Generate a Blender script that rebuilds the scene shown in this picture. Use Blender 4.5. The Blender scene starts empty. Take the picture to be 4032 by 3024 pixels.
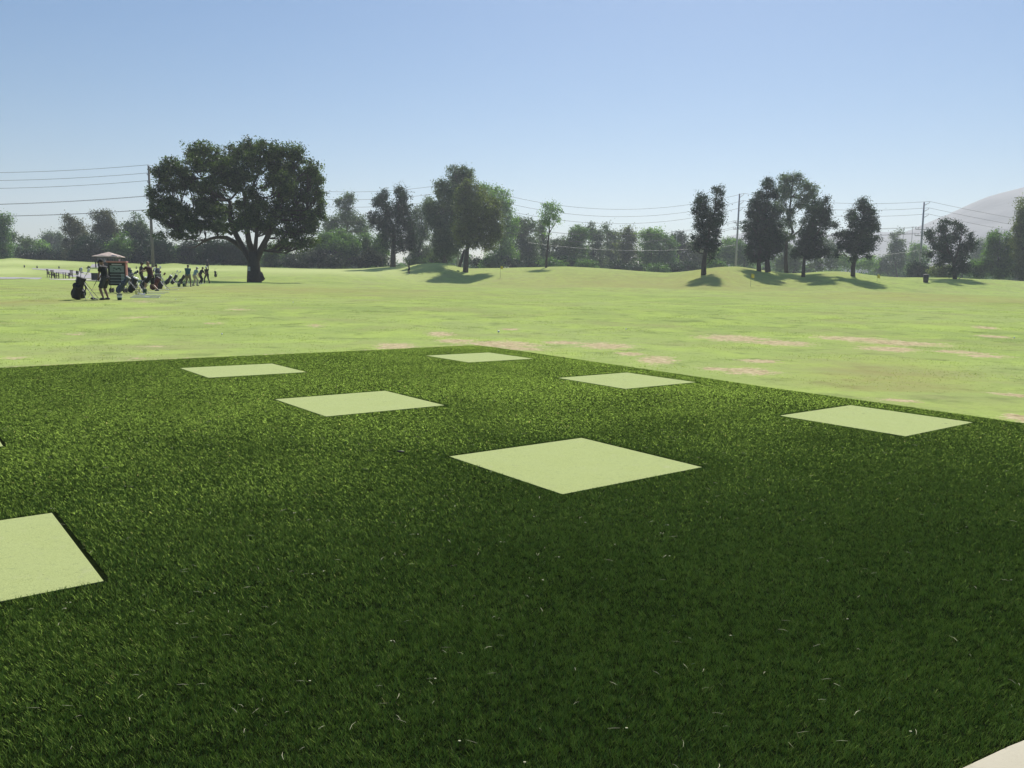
import bpy, math, random
import numpy as np
from mathutils import Vector, Matrix

# ------------------------------------------------------------------ camera, sky, sun, exposure
SC = bpy.context.scene
COL = SC.collection
CAMZ = 1.55
FPX = 3174.0                     # focal length in pixels of a 4032 px wide frame
PITCH, ROLL = math.radians(7.34), math.radians(1.01)
F_ = np.array([0, math.cos(PITCH), -math.sin(PITCH)])
U0 = np.array([0, math.sin(PITCH), math.cos(PITCH)])
R0 = np.array([1.0, 0, 0])
R_ = math.cos(ROLL) * R0 + math.sin(ROLL) * U0
U_ = -math.sin(ROLL) * R0 + math.cos(ROLL) * U0
cam = bpy.data.cameras.new('camera'); camo = bpy.data.objects.new('camera', cam); COL.objects.link(camo)
cam.sensor_width = 36; cam.lens = 36 * FPX / 4032; cam.clip_start = 0.05; cam.clip_end = 12000
camo.matrix_world = Matrix(((R_[0], U_[0], -F_[0], 0), (R_[1], U_[1], -F_[1], 0), (R_[2], U_[2], -F_[2], CAMZ), (0, 0, 0, 1)))
SC.camera = camo

SUN_EL, SUN_AZ = math.radians(48), math.radians(14)      # azimuth to the right of the view direction (+Y)
world = bpy.data.worlds.new('World'); SC.world = world; world.use_nodes = True
wn = world.node_tree; wn.nodes.clear()
wo = wn.nodes.new('ShaderNodeOutputWorld'); wb = wn.nodes.new('ShaderNodeBackground'); ws = wn.nodes.new('ShaderNodeTexSky')
ws.sky_type = 'NISHITA'; ws.sun_disc = False; ws.sun_elevation = SUN_EL; ws.sun_rotation = SUN_AZ
ws.altitude = 0; ws.air_density = 1.0; ws.dust_density = 0.6; ws.ozone_density = 2.5
wb.inputs['Strength'].default_value = 0.064
hs = wn.nodes.new('ShaderNodeHueSaturation'); hs.inputs['Saturation'].default_value = 1.32
wn.links.new(ws.outputs[0], hs.inputs['Color']); wn.links.new(hs.outputs[0], wb.inputs[0]); wn.links.new(wb.outputs[0], wo.inputs[0])
sl = bpy.data.lights.new('sun', 'SUN'); sl.energy = 5.0; sl.angle = math.radians(0.6); sl.color = (1.0, 0.95, 0.86)
so = bpy.data.objects.new('sun', sl); COL.objects.link(so)
sdir = Vector((math.sin(SUN_AZ) * math.cos(SUN_EL), math.cos(SUN_AZ) * math.cos(SUN_EL), math.sin(SUN_EL)))
so.rotation_euler = sdir.to_track_quat('Z', 'Y').to_euler(); so.location = (60, 300, 320)
SC.view_settings.view_transform = 'Standard'; SC.view_settings.look = 'None'
SC.view_settings.exposure = 0.46; SC.view_settings.gamma = 1.0; SC.view_settings.use_curve_mapping = False
SC.render.engine = 'CYCLES'
SC.cycles.max_bounces = 6; SC.cycles.diffuse_bounces = 3; SC.cycles.glossy_bounces = 2; SC.cycles.transmission_bounces = 4
SC.cycles.volume_bounces = 0; SC.cycles.transparent_max_bounces = 8
rng = np.random.default_rng(7); random.seed(7)

# ------------------------------------------------------------------ helpers
def ray(px, py):
    return F_ + (px - 2016) / FPX * R_ + (1512 - py) / FPX * U_
def at(px, py, D):
    d = ray(px, py); return np.array([0, 0, CAMZ]) + d * (D / d[1])

def sstep(t):
    t = np.clip(t, 0, 1); return t * t * (3 - 2 * t)

CREST = [(-900, 1000, 200), (0, 1022, 200), (52, 1016, 200), (130, 1024, 200), (271, 1027, 200), (390, 1034, 195), (509, 1037, 190), (604, 1041, 190),
 (689, 1036, 190), (745, 1042, 190), (967, 1046, 190), (1030, 1053, 190), (1128, 1055, 190), (1359, 1058, 185), (1450, 1055, 180), (1520, 1050, 175),
 (1590, 1051, 168), (1638, 1041, 162), (1722, 1034, 160), (1772, 1038, 160), (1822, 1054, 162), (1850, 1057, 165), (1976, 1055, 170), (2120, 1052, 170),
 (2234, 1049, 170), (2381, 1057, 170), (2562, 1071, 168), (2634, 1074, 165), (2688, 1070, 160), (2764, 1059, 140), (2833, 1050, 140), (2905, 1049, 145),
 (2940, 1054, 145), (2985, 1061, 145), (3045, 1069, 146), (3115, 1077, 150), (3167, 1075, 150), (3220, 1070, 148), (3290, 1068, 146), (3360, 1072, 146),
 (3412, 1081, 146), (3480, 1089, 148), (3570, 1092, 150), (3721, 1093, 150), (3842, 1098, 150), (3962, 1102, 150), (4032, 1107, 152), (5000, 1130, 155)]
_ca = []; _cd = []; _cz = []
for px, py, D in CREST:
    d = ray(px, py); _ca.append(d[0] / d[1]); _cd.append(D); _cz.append(CAMZ + d[2] / d[1] * D)
_ga = np.linspace(-1.3, 1.3, 1301)
def _smooth(v, n):
    k = np.exp(-np.linspace(-2, 2, n) ** 2); k /= k.sum()
    return np.convolve(np.pad(v, n, mode='edge'), k, mode='same')[n:-n]
_gd = _smooth(np.interp(_ga, _ca, _cd), 21); _gz = _smooth(np.interp(_ga, _ca, _cz), 13)
_gs = _smooth(np.interp(_ga, [ray(p, 1080)[0] / ray(p, 1080)[1] for p in (1300, 1560, 1640, 1850, 2000, 2560, 2700, 2850, 2980, 3300, 3700, 5000)], [85, 120, 132, 132, 115, 108, 102, 104, 111, 109, 116, 120]), 13)
_bd = np.linspace(-100, 400, 1001)
_bz = _smooth(np.interp(_bd, [-100, 20, 25, 35, 50, 70, 85, 400], [0, 0, .10, .44, .56, .62, .7, .7]), 9)
def wav(x, y):
    return (np.sin(x * .21 + 1.3 + np.sin(y * .13)) * np.sin(y * .17 + .6 + np.sin(x * .09 + 2)) +
            .5 * np.sin(x * .47 + y * .11 + 2) * np.sin(y * .41 - x * .13))
def ground(x, y):
    x = np.asarray(x, float); y = np.asarray(y, float)
    a = x / np.maximum(y, 3.0)
    Dc = np.interp(a, _ga, _gd); zc = np.interp(a, _ga, _gz); Ds = np.interp(a, _ga, _gs)
    b = np.interp(y, _bd, _bz)
    t = (y - Ds) / (Dc - Ds)
    z = b + sstep(t) * (zc - .7)
    z = z - 1.1 * sstep((y - Dc) / 22)
    z = z + sstep((y - 30) / 40) * (1 - sstep((y - 95) / 60)) * .10 * wav(x, y) + sstep((y - 20) / 6) * .015 * wav(x * 4, y * 4)
    z = z + .36 * np.exp(-((y - 78) / 6.0) ** 2 - ((x - 38) / 15.0) ** 2) + .32 * np.exp(-((y - 82) / 5.0) ** 2 - ((x - 14) / 9.0) ** 2)
    return z - .012
def hit(px, py, dmin=3, dmax=260):
    d = ray(px, py); ds = np.linspace(dmin, dmax, 4000)
    P = np.array([0, 0, CAMZ])[None] + d[None] * (ds / d[1])[:, None]
    below = P[:, 2] < ground(P[:, 0], P[:, 1])
    i = int(np.argmax(below)) if below.any() else len(ds) - 1
    return P[i]
def g(px, D, py=1100):
    p = at(px, py, D); return Vector((p[0], p[1], float(ground(p[0], p[1]))))

def link(o, parent=None):
    COL.objects.link(o)
    if parent is not None: o.parent = parent
    return o
def tag(o, label=None, cat=None, group=None, kind=None):
    if label: o['label'] = label
    if cat: o['category'] = cat
    if group: o['group'] = group
    if kind: o['kind'] = kind
    return o
def empty(name, loc, rz=0.0):
    o = bpy.data.objects.new(name, None); o.location = loc; o.rotation_euler = (0, 0, rz); o.empty_display_size = .2
    return link(o)

class MB:
    """collects verts / faces"""
    def __init__(s): s.v = []; s.f = []
    def add(s, vs, fs):
        n = len(s.v); s.v += [tuple(v) for v in vs]; s.f += [tuple(n + i for i in f) for f in fs]; return s
    def tube(s, pts, rads, seg=8, cap=True, flat=1.0):
        pts = [Vector(p) for p in pts]; n0 = len(s.v); n = len(pts)
        if isinstance(rads, (int, float)): rads = [rads] * n
        ref = None
        for i, p in enumerate(pts):
            t = (pts[min(i + 1, n - 1)] - pts[max(i - 1, 0)]).normalized()
            if ref is None: ref = Vector((1, 0, 0)) if abs(t.x) < .9 else Vector((0, 1, 0))
            a = (ref - t * ref.dot(t)).normalized(); b = t.cross(a); ref = a
            for k in range(seg):
                th = 2 * math.pi * k / seg
                s.v.append(tuple(p + a * (rads[i] * math.cos(th)) + b * (rads[i] * flat * math.sin(th))))
        for i in range(n - 1):
            for k in range(seg):
                k2 = (k + 1) % seg
                s.f.append((n0 + i * seg + k, n0 + i * seg + k2, n0 + (i + 1) * seg + k2, n0 + (i + 1) * seg + k))
        if cap:
            s.f.append(tuple(n0 + k for k in reversed(range(seg)))); s.f.append(tuple(n0 + (n - 1) * seg + k for k in range(seg)))
        return s
    def ball(s, c, r, seg=12, rings=8, M=None):
        c = Vector(c); r = (r, r, r) if isinstance(r, (int, float)) else r
        n0 = len(s.v)
        def tr(v):
            v = Vector(v)
            if M is not None: v = M @ v
            return tuple(c + v)
        s.v.append(tr((0, 0, -r[2])))
        for i in range(1, rings):
            ph = -math.pi / 2 + math.pi * i / rings
            for k in range(seg):
                th = 2 * math.pi * k / seg
                s.v.append(tr((r[0] * math.cos(ph) * math.cos(th), r[1] * math.cos(ph) * math.sin(th), r[2] * math.sin(ph))))
        s.v.append(tr((0, 0, r[2]))); top = len(s.v) - 1
        for k in range(seg):
            k2 = (k + 1) % seg
            s.f.append((n0, n0 + 1 + k2, n0 + 1 + k))
            s.f.append((top, top - seg + k, top - seg + k2))
            for i in range(rings - 2):
                b = n0 + 1 + i * seg
                s.f.append((b + k, b + k2, b + seg + k2, b + seg + k))
        return s
    def box(s, c, d, rz=0, M=None):
        c = Vector(c); h = [q / 2 for q in d]
        vs = [Vector((x * h[0], y * h[1], z * h[2])) for x in (-1, 1) for y in (-1, 1) for z in (-1, 1)]
        if rz: vs = [Matrix.Rotation(rz, 3, 'Z') @ v for v in vs]
        if M is not None: vs = [M @ v for v in vs]
        return s.add([c + v for v in vs], [(0, 1, 3, 2), (4, 6, 7, 5), (0, 4, 5, 1), (2, 3, 7, 6), (0, 2, 6, 4), (1, 5, 7, 3)])
    def build(s, name, mat, parent=None, smooth=False, loc=None, bevel=0, remesh=0, sub=0):
        m = bpy.data.meshes.new(name); m.from_pydata(s.v, [], s.f); m.update()
        if smooth or remesh: m.polygons.foreach_set('use_smooth', [True] * len(m.polygons))
        if mat: m.materials.append(mat)
        o = bpy.data.objects.new(name, m); link(o, parent)
        if loc is not None: o.location = loc
        if remesh:
            md = o.modifiers.new('remesh', 'REMESH'); md.mode = 'VOXEL'; md.voxel_size = remesh; md.use_smooth_shade = True
            sm = o.modifiers.new('smooth', 'SMOOTH'); sm.iterations = 2; sm.factor = .5
        if bevel:
            md = o.modifiers.new('bevel', 'BEVEL'); md.width = bevel; md.segments = 2
        return o

def np_mesh(name, V, F, mat, parent=None, attr=None, smooth=False):
    """V (n,3) verts, F (m,k) faces of equal size; attr {name: per-face floats}"""
    m = bpy.data.meshes.new(name); k = F.shape[1]
    m.vertices.add(len(V)); m.vertices.foreach_set('co', np.ascontiguousarray(V, dtype=np.float32).ravel())
    m.loops.add(F.size); m.loops.foreach_set('vertex_index', np.ascontiguousarray(F, dtype=np.int32).ravel())
    m.polygons.add(len(F)); m.polygons.foreach_set('loop_start', np.arange(0, F.size, k, dtype=np.int32))
    if smooth: m.polygons.foreach_set('use_smooth', np.ones(len(F), dtype=bool))
    m.update(calc_edges=True)
    if attr:
        for an, (dom, val) in attr.items():
            a = m.attributes.new(an, 'FLOAT', dom); a.data.foreach_set('value', np.ascontiguousarray(val, dtype=np.float32))
    if mat: m.materials.append(mat)
    o = bpy.data.objects.new(name, m); link(o, parent); return o

# ------------------------------------------------------------------ materials
class NT:
    def __init__(s, name):
        s.m = bpy.data.materials.new(name); s.m.use_nodes = True; s.t = s.m.node_tree; s.t.nodes.clear()
        s.out = s.n('ShaderNodeOutputMaterial')
    def n(s, ty, **kw):
        nd = s.t.nodes.new(ty)
        for k, v in kw.items():
            if k[0] == '_': nd.inputs[k[1:].replace('_', ' ')].default_value = v
            else: setattr(nd, k, v)
        return nd
    def l(s, a, b): s.t.links.new(a, b)
    def noise(s, vec, scale, detail=3, rough=.55):
        nd = s.n('ShaderNodeTexNoise'); nd.inputs['Scale'].default_value = scale; nd.inputs['Detail'].default_value = detail
        nd.inputs['Roughness'].default_value = rough
        if vec is not None: s.l(vec, nd.inputs['Vector'])
        return nd.outputs['Fac']
    def ramp(s, fac, stops):
        nd = s.n('ShaderNodeValToRGB'); el = nd.color_ramp.elements
        while len(el) < len(stops): el.new(.5)
        for e, (p, c) in zip(el, stops):
            e.position = p; e.color = (*c, 1) if not isinstance(c, (int, float)) else (c, c, c, 1)
        s.l(fac, nd.inputs[0]); return nd.outputs[0]
    def mix(s, fac, a, b, mode='MIX'):
        nd = s.n('ShaderNodeMix', data_type='RGBA', blend_type=mode)
        for sock, v in ((nd.inputs[0], fac), (nd.inputs[6], a), (nd.inputs[7], b)):
            if hasattr(v, 'is_output'): s.l(v, sock)
            elif isinstance(v, (int, float)): sock.default_value = v
            else: sock.default_value = (*v, 1)
        return nd.outputs[2]
    def math(s, op, a, b=0.0, clamp=False):
        nd = s.n('ShaderNodeMath', operation=op, use_clamp=clamp)
        for sock, v in ((nd.inputs[0], a), (nd.inputs[1], b)):
            if hasattr(v, 'is_output'): s.l(v, sock)
            else: sock.default_value = v
        return nd.outputs[0]
    def attr(s, name): return s.n('ShaderNodeAttribute', attribute_name=name).outputs['Fac']
    def pos(s): return s.n('ShaderNodeNewGeometry').outputs['Position']
    def bump(s, h, strength, dist):
        nd = s.n('ShaderNodeBump'); nd.inputs['Strength'].default_value = strength; nd.inputs['Distance'].default_value = dist
        s.l(h, nd.inputs['Height']); return nd.outputs[0]
    def bsdf(s, col, rough=.7, normal=None, metal=0, sheen=0, spec=.5):
        b = s.n('ShaderNodeBsdfPrincipled')
        if hasattr(col, 'is_output'): s.l(col, b.inputs['Base Color'])
        else: b.inputs['Base Color'].default_value = (*col, 1)
        b.inputs['Roughness'].default_value = rough; b.inputs['Metallic'].default_value = metal
        b.inputs['Specular IOR Level'].default_value = spec
        b.inputs['Sheen Weight'].default_value = sheen
        if normal is not None: s.l(normal, b.inputs['Normal'])
        return b.outputs[0]
    def end(s, sh): s.l(sh, s.out.inputs['Surface']); return s.m

_MC = {}
def plain(name, col, rough=.6, var=.25, scale=14, metal=0, spec=.5, bump=.15):
    if name in _MC: return _MC[name]
    t = NT(name); co = t.n('ShaderNodeTexCoord').outputs['Object']
    f = t.noise(co, scale, 4, .6)
    a = tuple(c * (1 - var) for c in col); b = tuple(min(1, c * (1 + var)) for c in col)
    c = t.ramp(f, [(.3, a), (.7, b)])
    nrm = t.bump(t.noise(co, scale * 4, 3), bump, .01)
    _MC[name] = t.end(t.bsdf(c, rough, nrm, metal, spec=spec)); return _MC[name]

def leaf_mat(name, cols, trans=.35):
    t = NT(name); a = t.attr('tint')
    c = t.ramp(a, [(i / (len(cols) - 1), q) for i, q in enumerate(cols)])
    d = t.n('ShaderNodeBsdfDiffuse'); t.l(c, d.inputs[0])
    tr = t.n('ShaderNodeBsdfTranslucent')
    c2 = t.mix(1.0, c, (1.25, 1.35, .55), 'MULTIPLY'); t.l(c2, tr.inputs[0])
    gl = t.n('ShaderNodeBsdfGlossy'); gl.inputs['Roughness'].default_value = .42; gl.inputs[0].default_value = (.9, .95, 1, 1)
    m1 = t.n('ShaderNodeMixShader'); m1.inputs[0].default_value = trans; t.l(d.outputs[0], m1.inputs[1]); t.l(tr.outputs[0], m1.inputs[2])
    m2 = t.n('ShaderNodeMixShader'); m2.inputs[0].default_value = .03; t.l(m1.outputs[0], m2.inputs[1]); t.l(gl.outputs[0], m2.inputs[2])
    return t.end(m2.outputs[0])

LEAF = {
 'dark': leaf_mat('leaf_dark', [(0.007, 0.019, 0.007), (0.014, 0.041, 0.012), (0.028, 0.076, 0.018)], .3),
 'mid': leaf_mat('leaf_mid', [(0.035, 0.077, 0.028), (0.086, 0.174, 0.049), (0.193, 0.335, 0.081)], .4),
 'light': leaf_mat('leaf_light', [(0.058, 0.116, 0.041), (0.144, 0.268, 0.072), (0.289, 0.447, 0.121)], .42),
 'gray': leaf_mat('leaf_gray', [(0.038, 0.067, 0.045), (0.092, 0.139, 0.081), (0.193, 0.257, 0.151)], .35),
 'olive': leaf_mat('leaf_olive', [(0.042, 0.062, 0.024), (0.105, 0.139, 0.045), (0.212, 0.257, 0.081)], .4),
 'russet': leaf_mat('leaf_russet', [(0.038, 0.050, 0.028), (0.086, 0.098, 0.057), (0.212, 0.201, 0.132)], .35),
 'sycamore': leaf_mat('leaf_sycamore', [(.014, .026, .009), (.045, .078, .022), (.15, .21, .06)], .45),
 'flower': leaf_mat('leaf_flowering', [(0.012, 0.024, 0.013), (0.022, 0.041, 0.019), (0.164, 0.179, 0.162)], .25),
}
def bark(name, c):
    t = NT(name); co = t.n('ShaderNodeTexCoord').outputs['Object']
    mp = t.n('ShaderNodeMapping'); mp.inputs['Scale'].default_value = (6, 6, 1.2); t.l(co, mp.inputs[0])
    f = t.noise(mp.outputs[0], 2.2, 5, .65)
    col = t.ramp(f, [(.3, tuple(x * .5 for x in c)), (.7, tuple(x * 1.3 for x in c))])
    return t.end(t.bsdf(col, .9, t.bump(f, .6, .08)))
BARK_D = bark('bark_dark', (.055, .045, .036)); BARK_P = bark('bark_pale', (.20, .17, .15))

def lawn_material():
    t = NT('lawn_grass'); p = t.pos()
    n1 = t.noise(p, .07, 4, .6); n2 = t.noise(p, .45, 5, .65); n3 = t.noise(p, 3.2, 4, .7); n4 = t.noise(p, 16.0, 3, .7); n5 = t.noise(p, 1.1, 4, .6)
    base = t.ramp(n1, [(.32, (.17, .21, .078)), (.5, (.22, .262, .094)), (.68, (.225, .25, .115))])
    c = t.mix(t.ramp(n2, [(.46, 0.0), (.60, .8)]), base, (.25, .305, .09))
    c = t.mix(t.ramp(n5, [(.54, 0.0), (.68, .6)]), c, (.11, .135, .055))
    c = t.mix(t.ramp(n3, [(.55, 0.0), (.75, .5)]), c, (.075, .12, .024))
    c = t.mix(t.ramp(n4, [(.58, 0.0), (.74, .55)]), c, (.06, .085, .022))
    c = t.mix(t.ramp(t.noise(p, 9, 2, .6), [(.66, 0.0), (.78, .6)]), c, (.30, .30, .12))
    c = t.mix(t.ramp(t.noise(p, .21, 5, .7), [(.50, 0.0), (.64, .6)]), c, (.205, .205, .10))
    # closely mown greens
    c = t.mix(t.math('MULTIPLY', t.attr('green'), .95, True), c, (.31, .34, .15))
    # dry tan sward
    dry = t.math('MULTIPLY', t.attr('dry'), t.ramp(n5, [(.3, .3), (.7, 1.0)]), True)
    c = t.mix(t.math('MULTIPLY', dry, .8, True), c, (.215, .185, .085))
    # worn, bare earth
    w = t.math('ADD', t.attr('wear'), t.math('MULTIPLY', t.math('SUBTRACT', t.noise(p, 2.6, 5, .7), .5), 1.7))
    w = t.math('ADD', w, t.math('MULTIPLY', t.math('SUBTRACT', t.noise(p, 12, 4, .75), .5), 1.8))
    w = t.ramp(w, [(.48, 0.0), (.66, 1.0)])
    soil = t.ramp(t.noise(p, 6, 5, .7), [(.3, (.17, .13, .08)), (.5, (.32, .255, .16)), (.72, (.45, .39, .27))])
    c = t.mix(w, c, soil)
    h = t.math('ADD', t.math('MULTIPLY', n4, .5), t.math('MULTIPLY', n3, 1.2))
    nb = t.bump(h, .55, .05)
    d = t.n('ShaderNodeBsdfDiffuse'); t.l(c, d.inputs[0]); t.l(nb, d.inputs['Normal'])
    sh = t.n('ShaderNodeBsdfSheen'); sh.inputs['Roughness'].default_value = .5
    t.l(t.mix(1.0, c, (1.2, 1.3, .9), 'MULTIPLY'), sh.inputs[0])
    ad = t.n('ShaderNodeAddShader'); t.l(d.outputs[0], ad.inputs[0]); t.l(sh.outputs[0], ad.inputs[1])
    return t.end(ad.outputs[0])

# ------------------------------------------------------------------ ground
def unproj_flat(px, py, z=0.0):
    d = ray(px, py); k = (z - CAMZ) / d[2]; return (d[0] * k, d[1] * k)
TURF = [unproj_flat(*q, .03) for q in [(0, 1441), (709, 1406), (1400, 1376), (1780, 1358), (1840, 1355), (1880, 1355), (1940, 1361), (2800, 1484), (3000, 1514), (3513, 1584), (4032, 1657)]]
def ext(a, b, k): return (b[0] + (b[0] - a[0]) * k, b[1] + (b[1] - a[1]) * k)
TURF = [ext(TURF[1], TURF[0], 1.6)] + TURF[1:-1] + [ext(TURF[-2], TURF[-1], 2.2)]
ARC = [unproj_flat(*q, .0) for q in [(4032, 2915), (3957, 2951), (3886, 2983), (3768, 3034)]]
def circ(a, b, c):
    ax, ay = a; bx, by = b; cx, cy = c
    D = 2 * (ax * (by - cy) + bx * (cy - ay) + cx * (ay - by))
    ux = ((ax**2 + ay**2) * (by - cy) + (bx**2 + by**2) * (cy - ay) + (cx**2 + cy**2) * (ay - by)) / D
    uy = ((ax**2 + ay**2) * (cx - bx) + (bx**2 + by**2) * (ax - cx) + (cx**2 + cy**2) * (bx - ax)) / D
    return ux, uy, math.hypot(ax - ux, ay - uy)
_e0, _e1 = np.array(ARC[-1]), np.array(ARC[0]); _dir = (_e1 - _e0) / np.linalg.norm(_e1 - _e0); _nrm = np.array([_dir[1], -_dir[0]])
PADR = 9.0; PADC = (_e0 + _e1) / 2 + _nrm * PADR          # the round concrete terrace behind and right of the camera
PATCHES = [(57, 1409, 60, 6), (525, 1409, 45, 8), (590, 1365, 50, 5), (1253, 1284, 45, 6), (943, 1219, 45, 5), (551, 1249, 70, 4), (288, 1315, 40, 6),
 (563, 1188, 30, 5), (842, 1273, 40, 4), (2893, 1333, 110, 10), (3073, 1351, 100, 8), (3362, 1336, 130, 7), (3543, 1351, 140, 8), (3500, 1375, 90, 8),
 (3783, 1387, 80, 5), (3880, 1402, 70, 5), (2989, 1423, 60, 6), (2941, 1462, 90, 10), (2814, 1453, 50, 6), (3531, 1577, 60, 5), (3982, 1556, 60, 6),
 (4006, 1643, 50, 9), (3880, 1291, 40, 4), (3910, 1325, 50, 4), (1732, 1316, 40, 8), (1556, 1360, 60, 7), (1793, 1343, 60, 6), (1976, 1357, 120, 11),
 (2050, 1374, 80, 5), (2213, 1350, 60, 5), (2383, 1363, 90, 9), (2485, 1394, 50, 5), (2586, 1418, 60, 12), (2850, 1330, 60, 9), (2010, 1297, 30, 3), (1560, 1370, 70, 5)]
def patch_field(X, Y, lst, p=1.0):
    out = np.zeros_like(X)
    for cx, cy, hw, hh in lst:
        amp = .62 if (lst is PATCHES and cx < 1400) else 1.0
        c = hit(cx, cy); a = hit(cx, cy + hh); b = hit(cx, cy - hh)
        w = 1.25 * hw * c[1] / FPX; h = 1.35 * max(.12, (b[1] - a[1]) / 2)
        ux, uy = c[0] / math.hypot(c[0], c[1]), c[1] / math.hypot(c[0], c[1])
        dx, dy = X - c[0], Y - c[1]
        r = (dx * uy - dy * ux) / w; q = (dx * ux + dy * uy) / h
        out = np.maximum(out, amp * np.exp(-(r * r + q * q) * p * .7))
    return out
def seg_dist(X, Y, pts):
    best = np.full_like(X, 1e9)
    for (ax, ay), (bx, by) in zip(pts[:-1], pts[1:]):
        L2 = (bx - ax)**2 + (by - ay)**2
        t = np.clip(((X - ax) * (bx - ax) + (Y - ay) * (by - ay)) / L2, 0, 1)
        best = np.minimum(best, np.hypot(X - ax - t * (bx - ax), Y - ay - t * (by - ay)))
    return best
ys = np.concatenate([np.linspace(-40, 9.8, 24), np.arange(10, 60, .16), np.arange(60, 230, .8), np.geomspace(231, 1960, 50)])
ts = np.linspace(-1, 1, 521); ts = .55 * ts + .45 * ts ** 3
T, Yg = np.meshgrid(ts, ys); Xg = T * (1.15 * np.maximum(Yg, 0) + 34)
Zg = ground(Xg, Yg)
X, Y = Xg.ravel(), Yg.ravel()
near = Y < 70
wear = np.zeros_like(X)
wear[near] = patch_field(X[near], Y[near], PATCHES)
edge_left = seg_dist(X, Y, TURF[:5]); edge_mid = seg_dist(X, Y, TURF[3:8])
wear = np.maximum(wear, .85 * np.exp(-(edge_left / .20) ** 2)); wear = np.maximum(wear, .25 * np.exp(-(edge_mid / .5) ** 2))
far = (Y > 60) & (Y < 260)
grn = np.zeros_like(X)
grn[far] = patch_field(X[far], Y[far], [(20, 1066, 90, 13), (110, 1034, 170, 8), (1250, 1064, 380, 7), (620, 1062, 170, 6), (760, 1062, 200, 6)], 1.2) * 1.2
dry = np.zeros_like(X); dm = Y > 12
dry[dm] = np.maximum(patch_field(X[dm], Y[dm], [(3512, 1495, 210, 55), (3700, 1180, 400, 14), (60, 1190, 240, 7), (1100, 1135, 500, 10), (2500, 1130, 500, 6)]), 0)
nx = len(ts); idx = np.arange(len(X)).reshape(Yg.shape)
Fq = np.stack([idx[:-1, :-1], idx[:-1, 1:], idx[1:, 1:], idx[1:, :-1]], -1).reshape(-1, 4)
lawn = np_mesh('ground', np.stack([X, Y, Zg.ravel()], 1), Fq, lawn_material(), attr={'wear': ('POINT', wear), 'green': ('POINT', grn), 'dry': ('POINT', dry)}, smooth=True)
tag(lawn, kind='structure')

# ------------------------------------------------------------------ hills, far away
def hills():
    t = NT('dry_hillside'); p = t.pos()
    c = t.ramp(t.noise(p, .006, 6, .6), [(.35, (.15, .15, .15)), (.65, (.24, .238, .235))])
    m = t.end(t.bsdf(c, .95, t.bump(t.noise(p, .02, 5), .6, 8)))
    for name, D, prof in (('hill', 1080, [(3300, 1010), (3400, 965), (3500, 930), (3555, 918), (3637, 893), (3715, 860), (3797, 824), (3870, 786), (3920, 765), (4023, 739), (4150, 715), (4400, 690), (4800, 720), (5300, 860), (5600, 1010)]),
                          ('low_hill', 1480, [(2600, 1020), (2760, 970), (2851, 936), (2900, 922), (2950, 912), (3060, 908), (3160, 920), (3260, 926), (3340, 918), (3460, 913), (3560, 918), (3700, 925), (3900, 960), (4100, 1030)])):
        pa = [(ray(a, b)[0] / ray(a, b)[1], CAMZ + ray(a, b)[2] / ray(a, b)[1] * D) for a, b in prof]
        aa = np.linspace(pa[0][0], pa[-1][0], 140)
        zz = _smooth(np.interp(aa, [q[0] for q in pa], [q[1] for q in pa]), 5)
        js = np.linspace(-1, 1, 41); A, J = np.meshgrid(aa, js)
        Z = np.interp(A, aa, zz)
        shape = (1 - np.abs(J) ** 1.6)
        yy = D + J * 330
        rug = 6 * np.sin(A * 90 + J * 5) * np.sin(J * 14 + A * 40) * (1 - shape) * shape * 3
        V = np.stack([A * D + 0 * J, yy, np.maximum(Z, 0) * shape + rug - 6 * (1 - shape)], -1).reshape(-1, 3)
        n = len(aa); ix = np.arange(A.size).reshape(A.shape)
        Fh = np.stack([ix[:-1, :-1], ix[:-1, 1:], ix[1:, 1:], ix[1:, :-1]], -1).reshape(-1, 4)
        tag(np_mesh(name, V, Fh, m, smooth=True), kind='structure')
hills()

def haze():
    t = NT('haze_air'); v = t.n('ShaderNodeVolumePrincipled'); v.inputs['Color'].default_value = (.84, .91, 1, 1)
    v.inputs['Density'].default_value = .00046; v.inputs['Anisotropy'].default_value = .3
    t.l(v.outputs[0], t.out.inputs['Volume'])
    mb = MB().box((0, 960, 78), (5000, 2040, 176)); o = mb.build('haze', t.m); tag(o, 'thin pale haze hanging in the air over the fields', 'haze', kind='stuff')
haze()

# ------------------------------------------------------------------ concrete terrace, turf backing, mats, blades
def concrete():
    t = NT('pale_concrete'); p = t.pos()
    c = t.ramp(t.noise(p, 1.5, 6, .65), [(.3, (.40, .37, .28)), (.7, (.48, .445, .35))])
    c = t.mix(t.ramp(t.noise(p, 60, 2), [(.62, 0.0), (.75, .4)]), c, (.36, .30, .23))
    mt = t.end(t.bsdf(c, .85, t.bump(t.noise(p, 90, 3), .2, .004)))
    mb = MB(); n = 140
    vs = []
    for r, z in ((PADR, -.05), (PADR, .004), (PADR - .008, .010), (.01, .010)):
        for k in range(n):
            a = 2 * math.pi * k / n; vs.append((PADC[0] + r * math.cos(a), PADC[1] + r * math.sin(a), z))
    fs = [(j * n + k, j * n + (k + 1) % n, (j + 1) * n + (k + 1) % n, (j + 1) * n + k) for j in range(3) for k in range(n)]
    mb.add(vs, fs); o = mb.build('terrace', mt); tag(o, kind='structure')
concrete()

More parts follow.
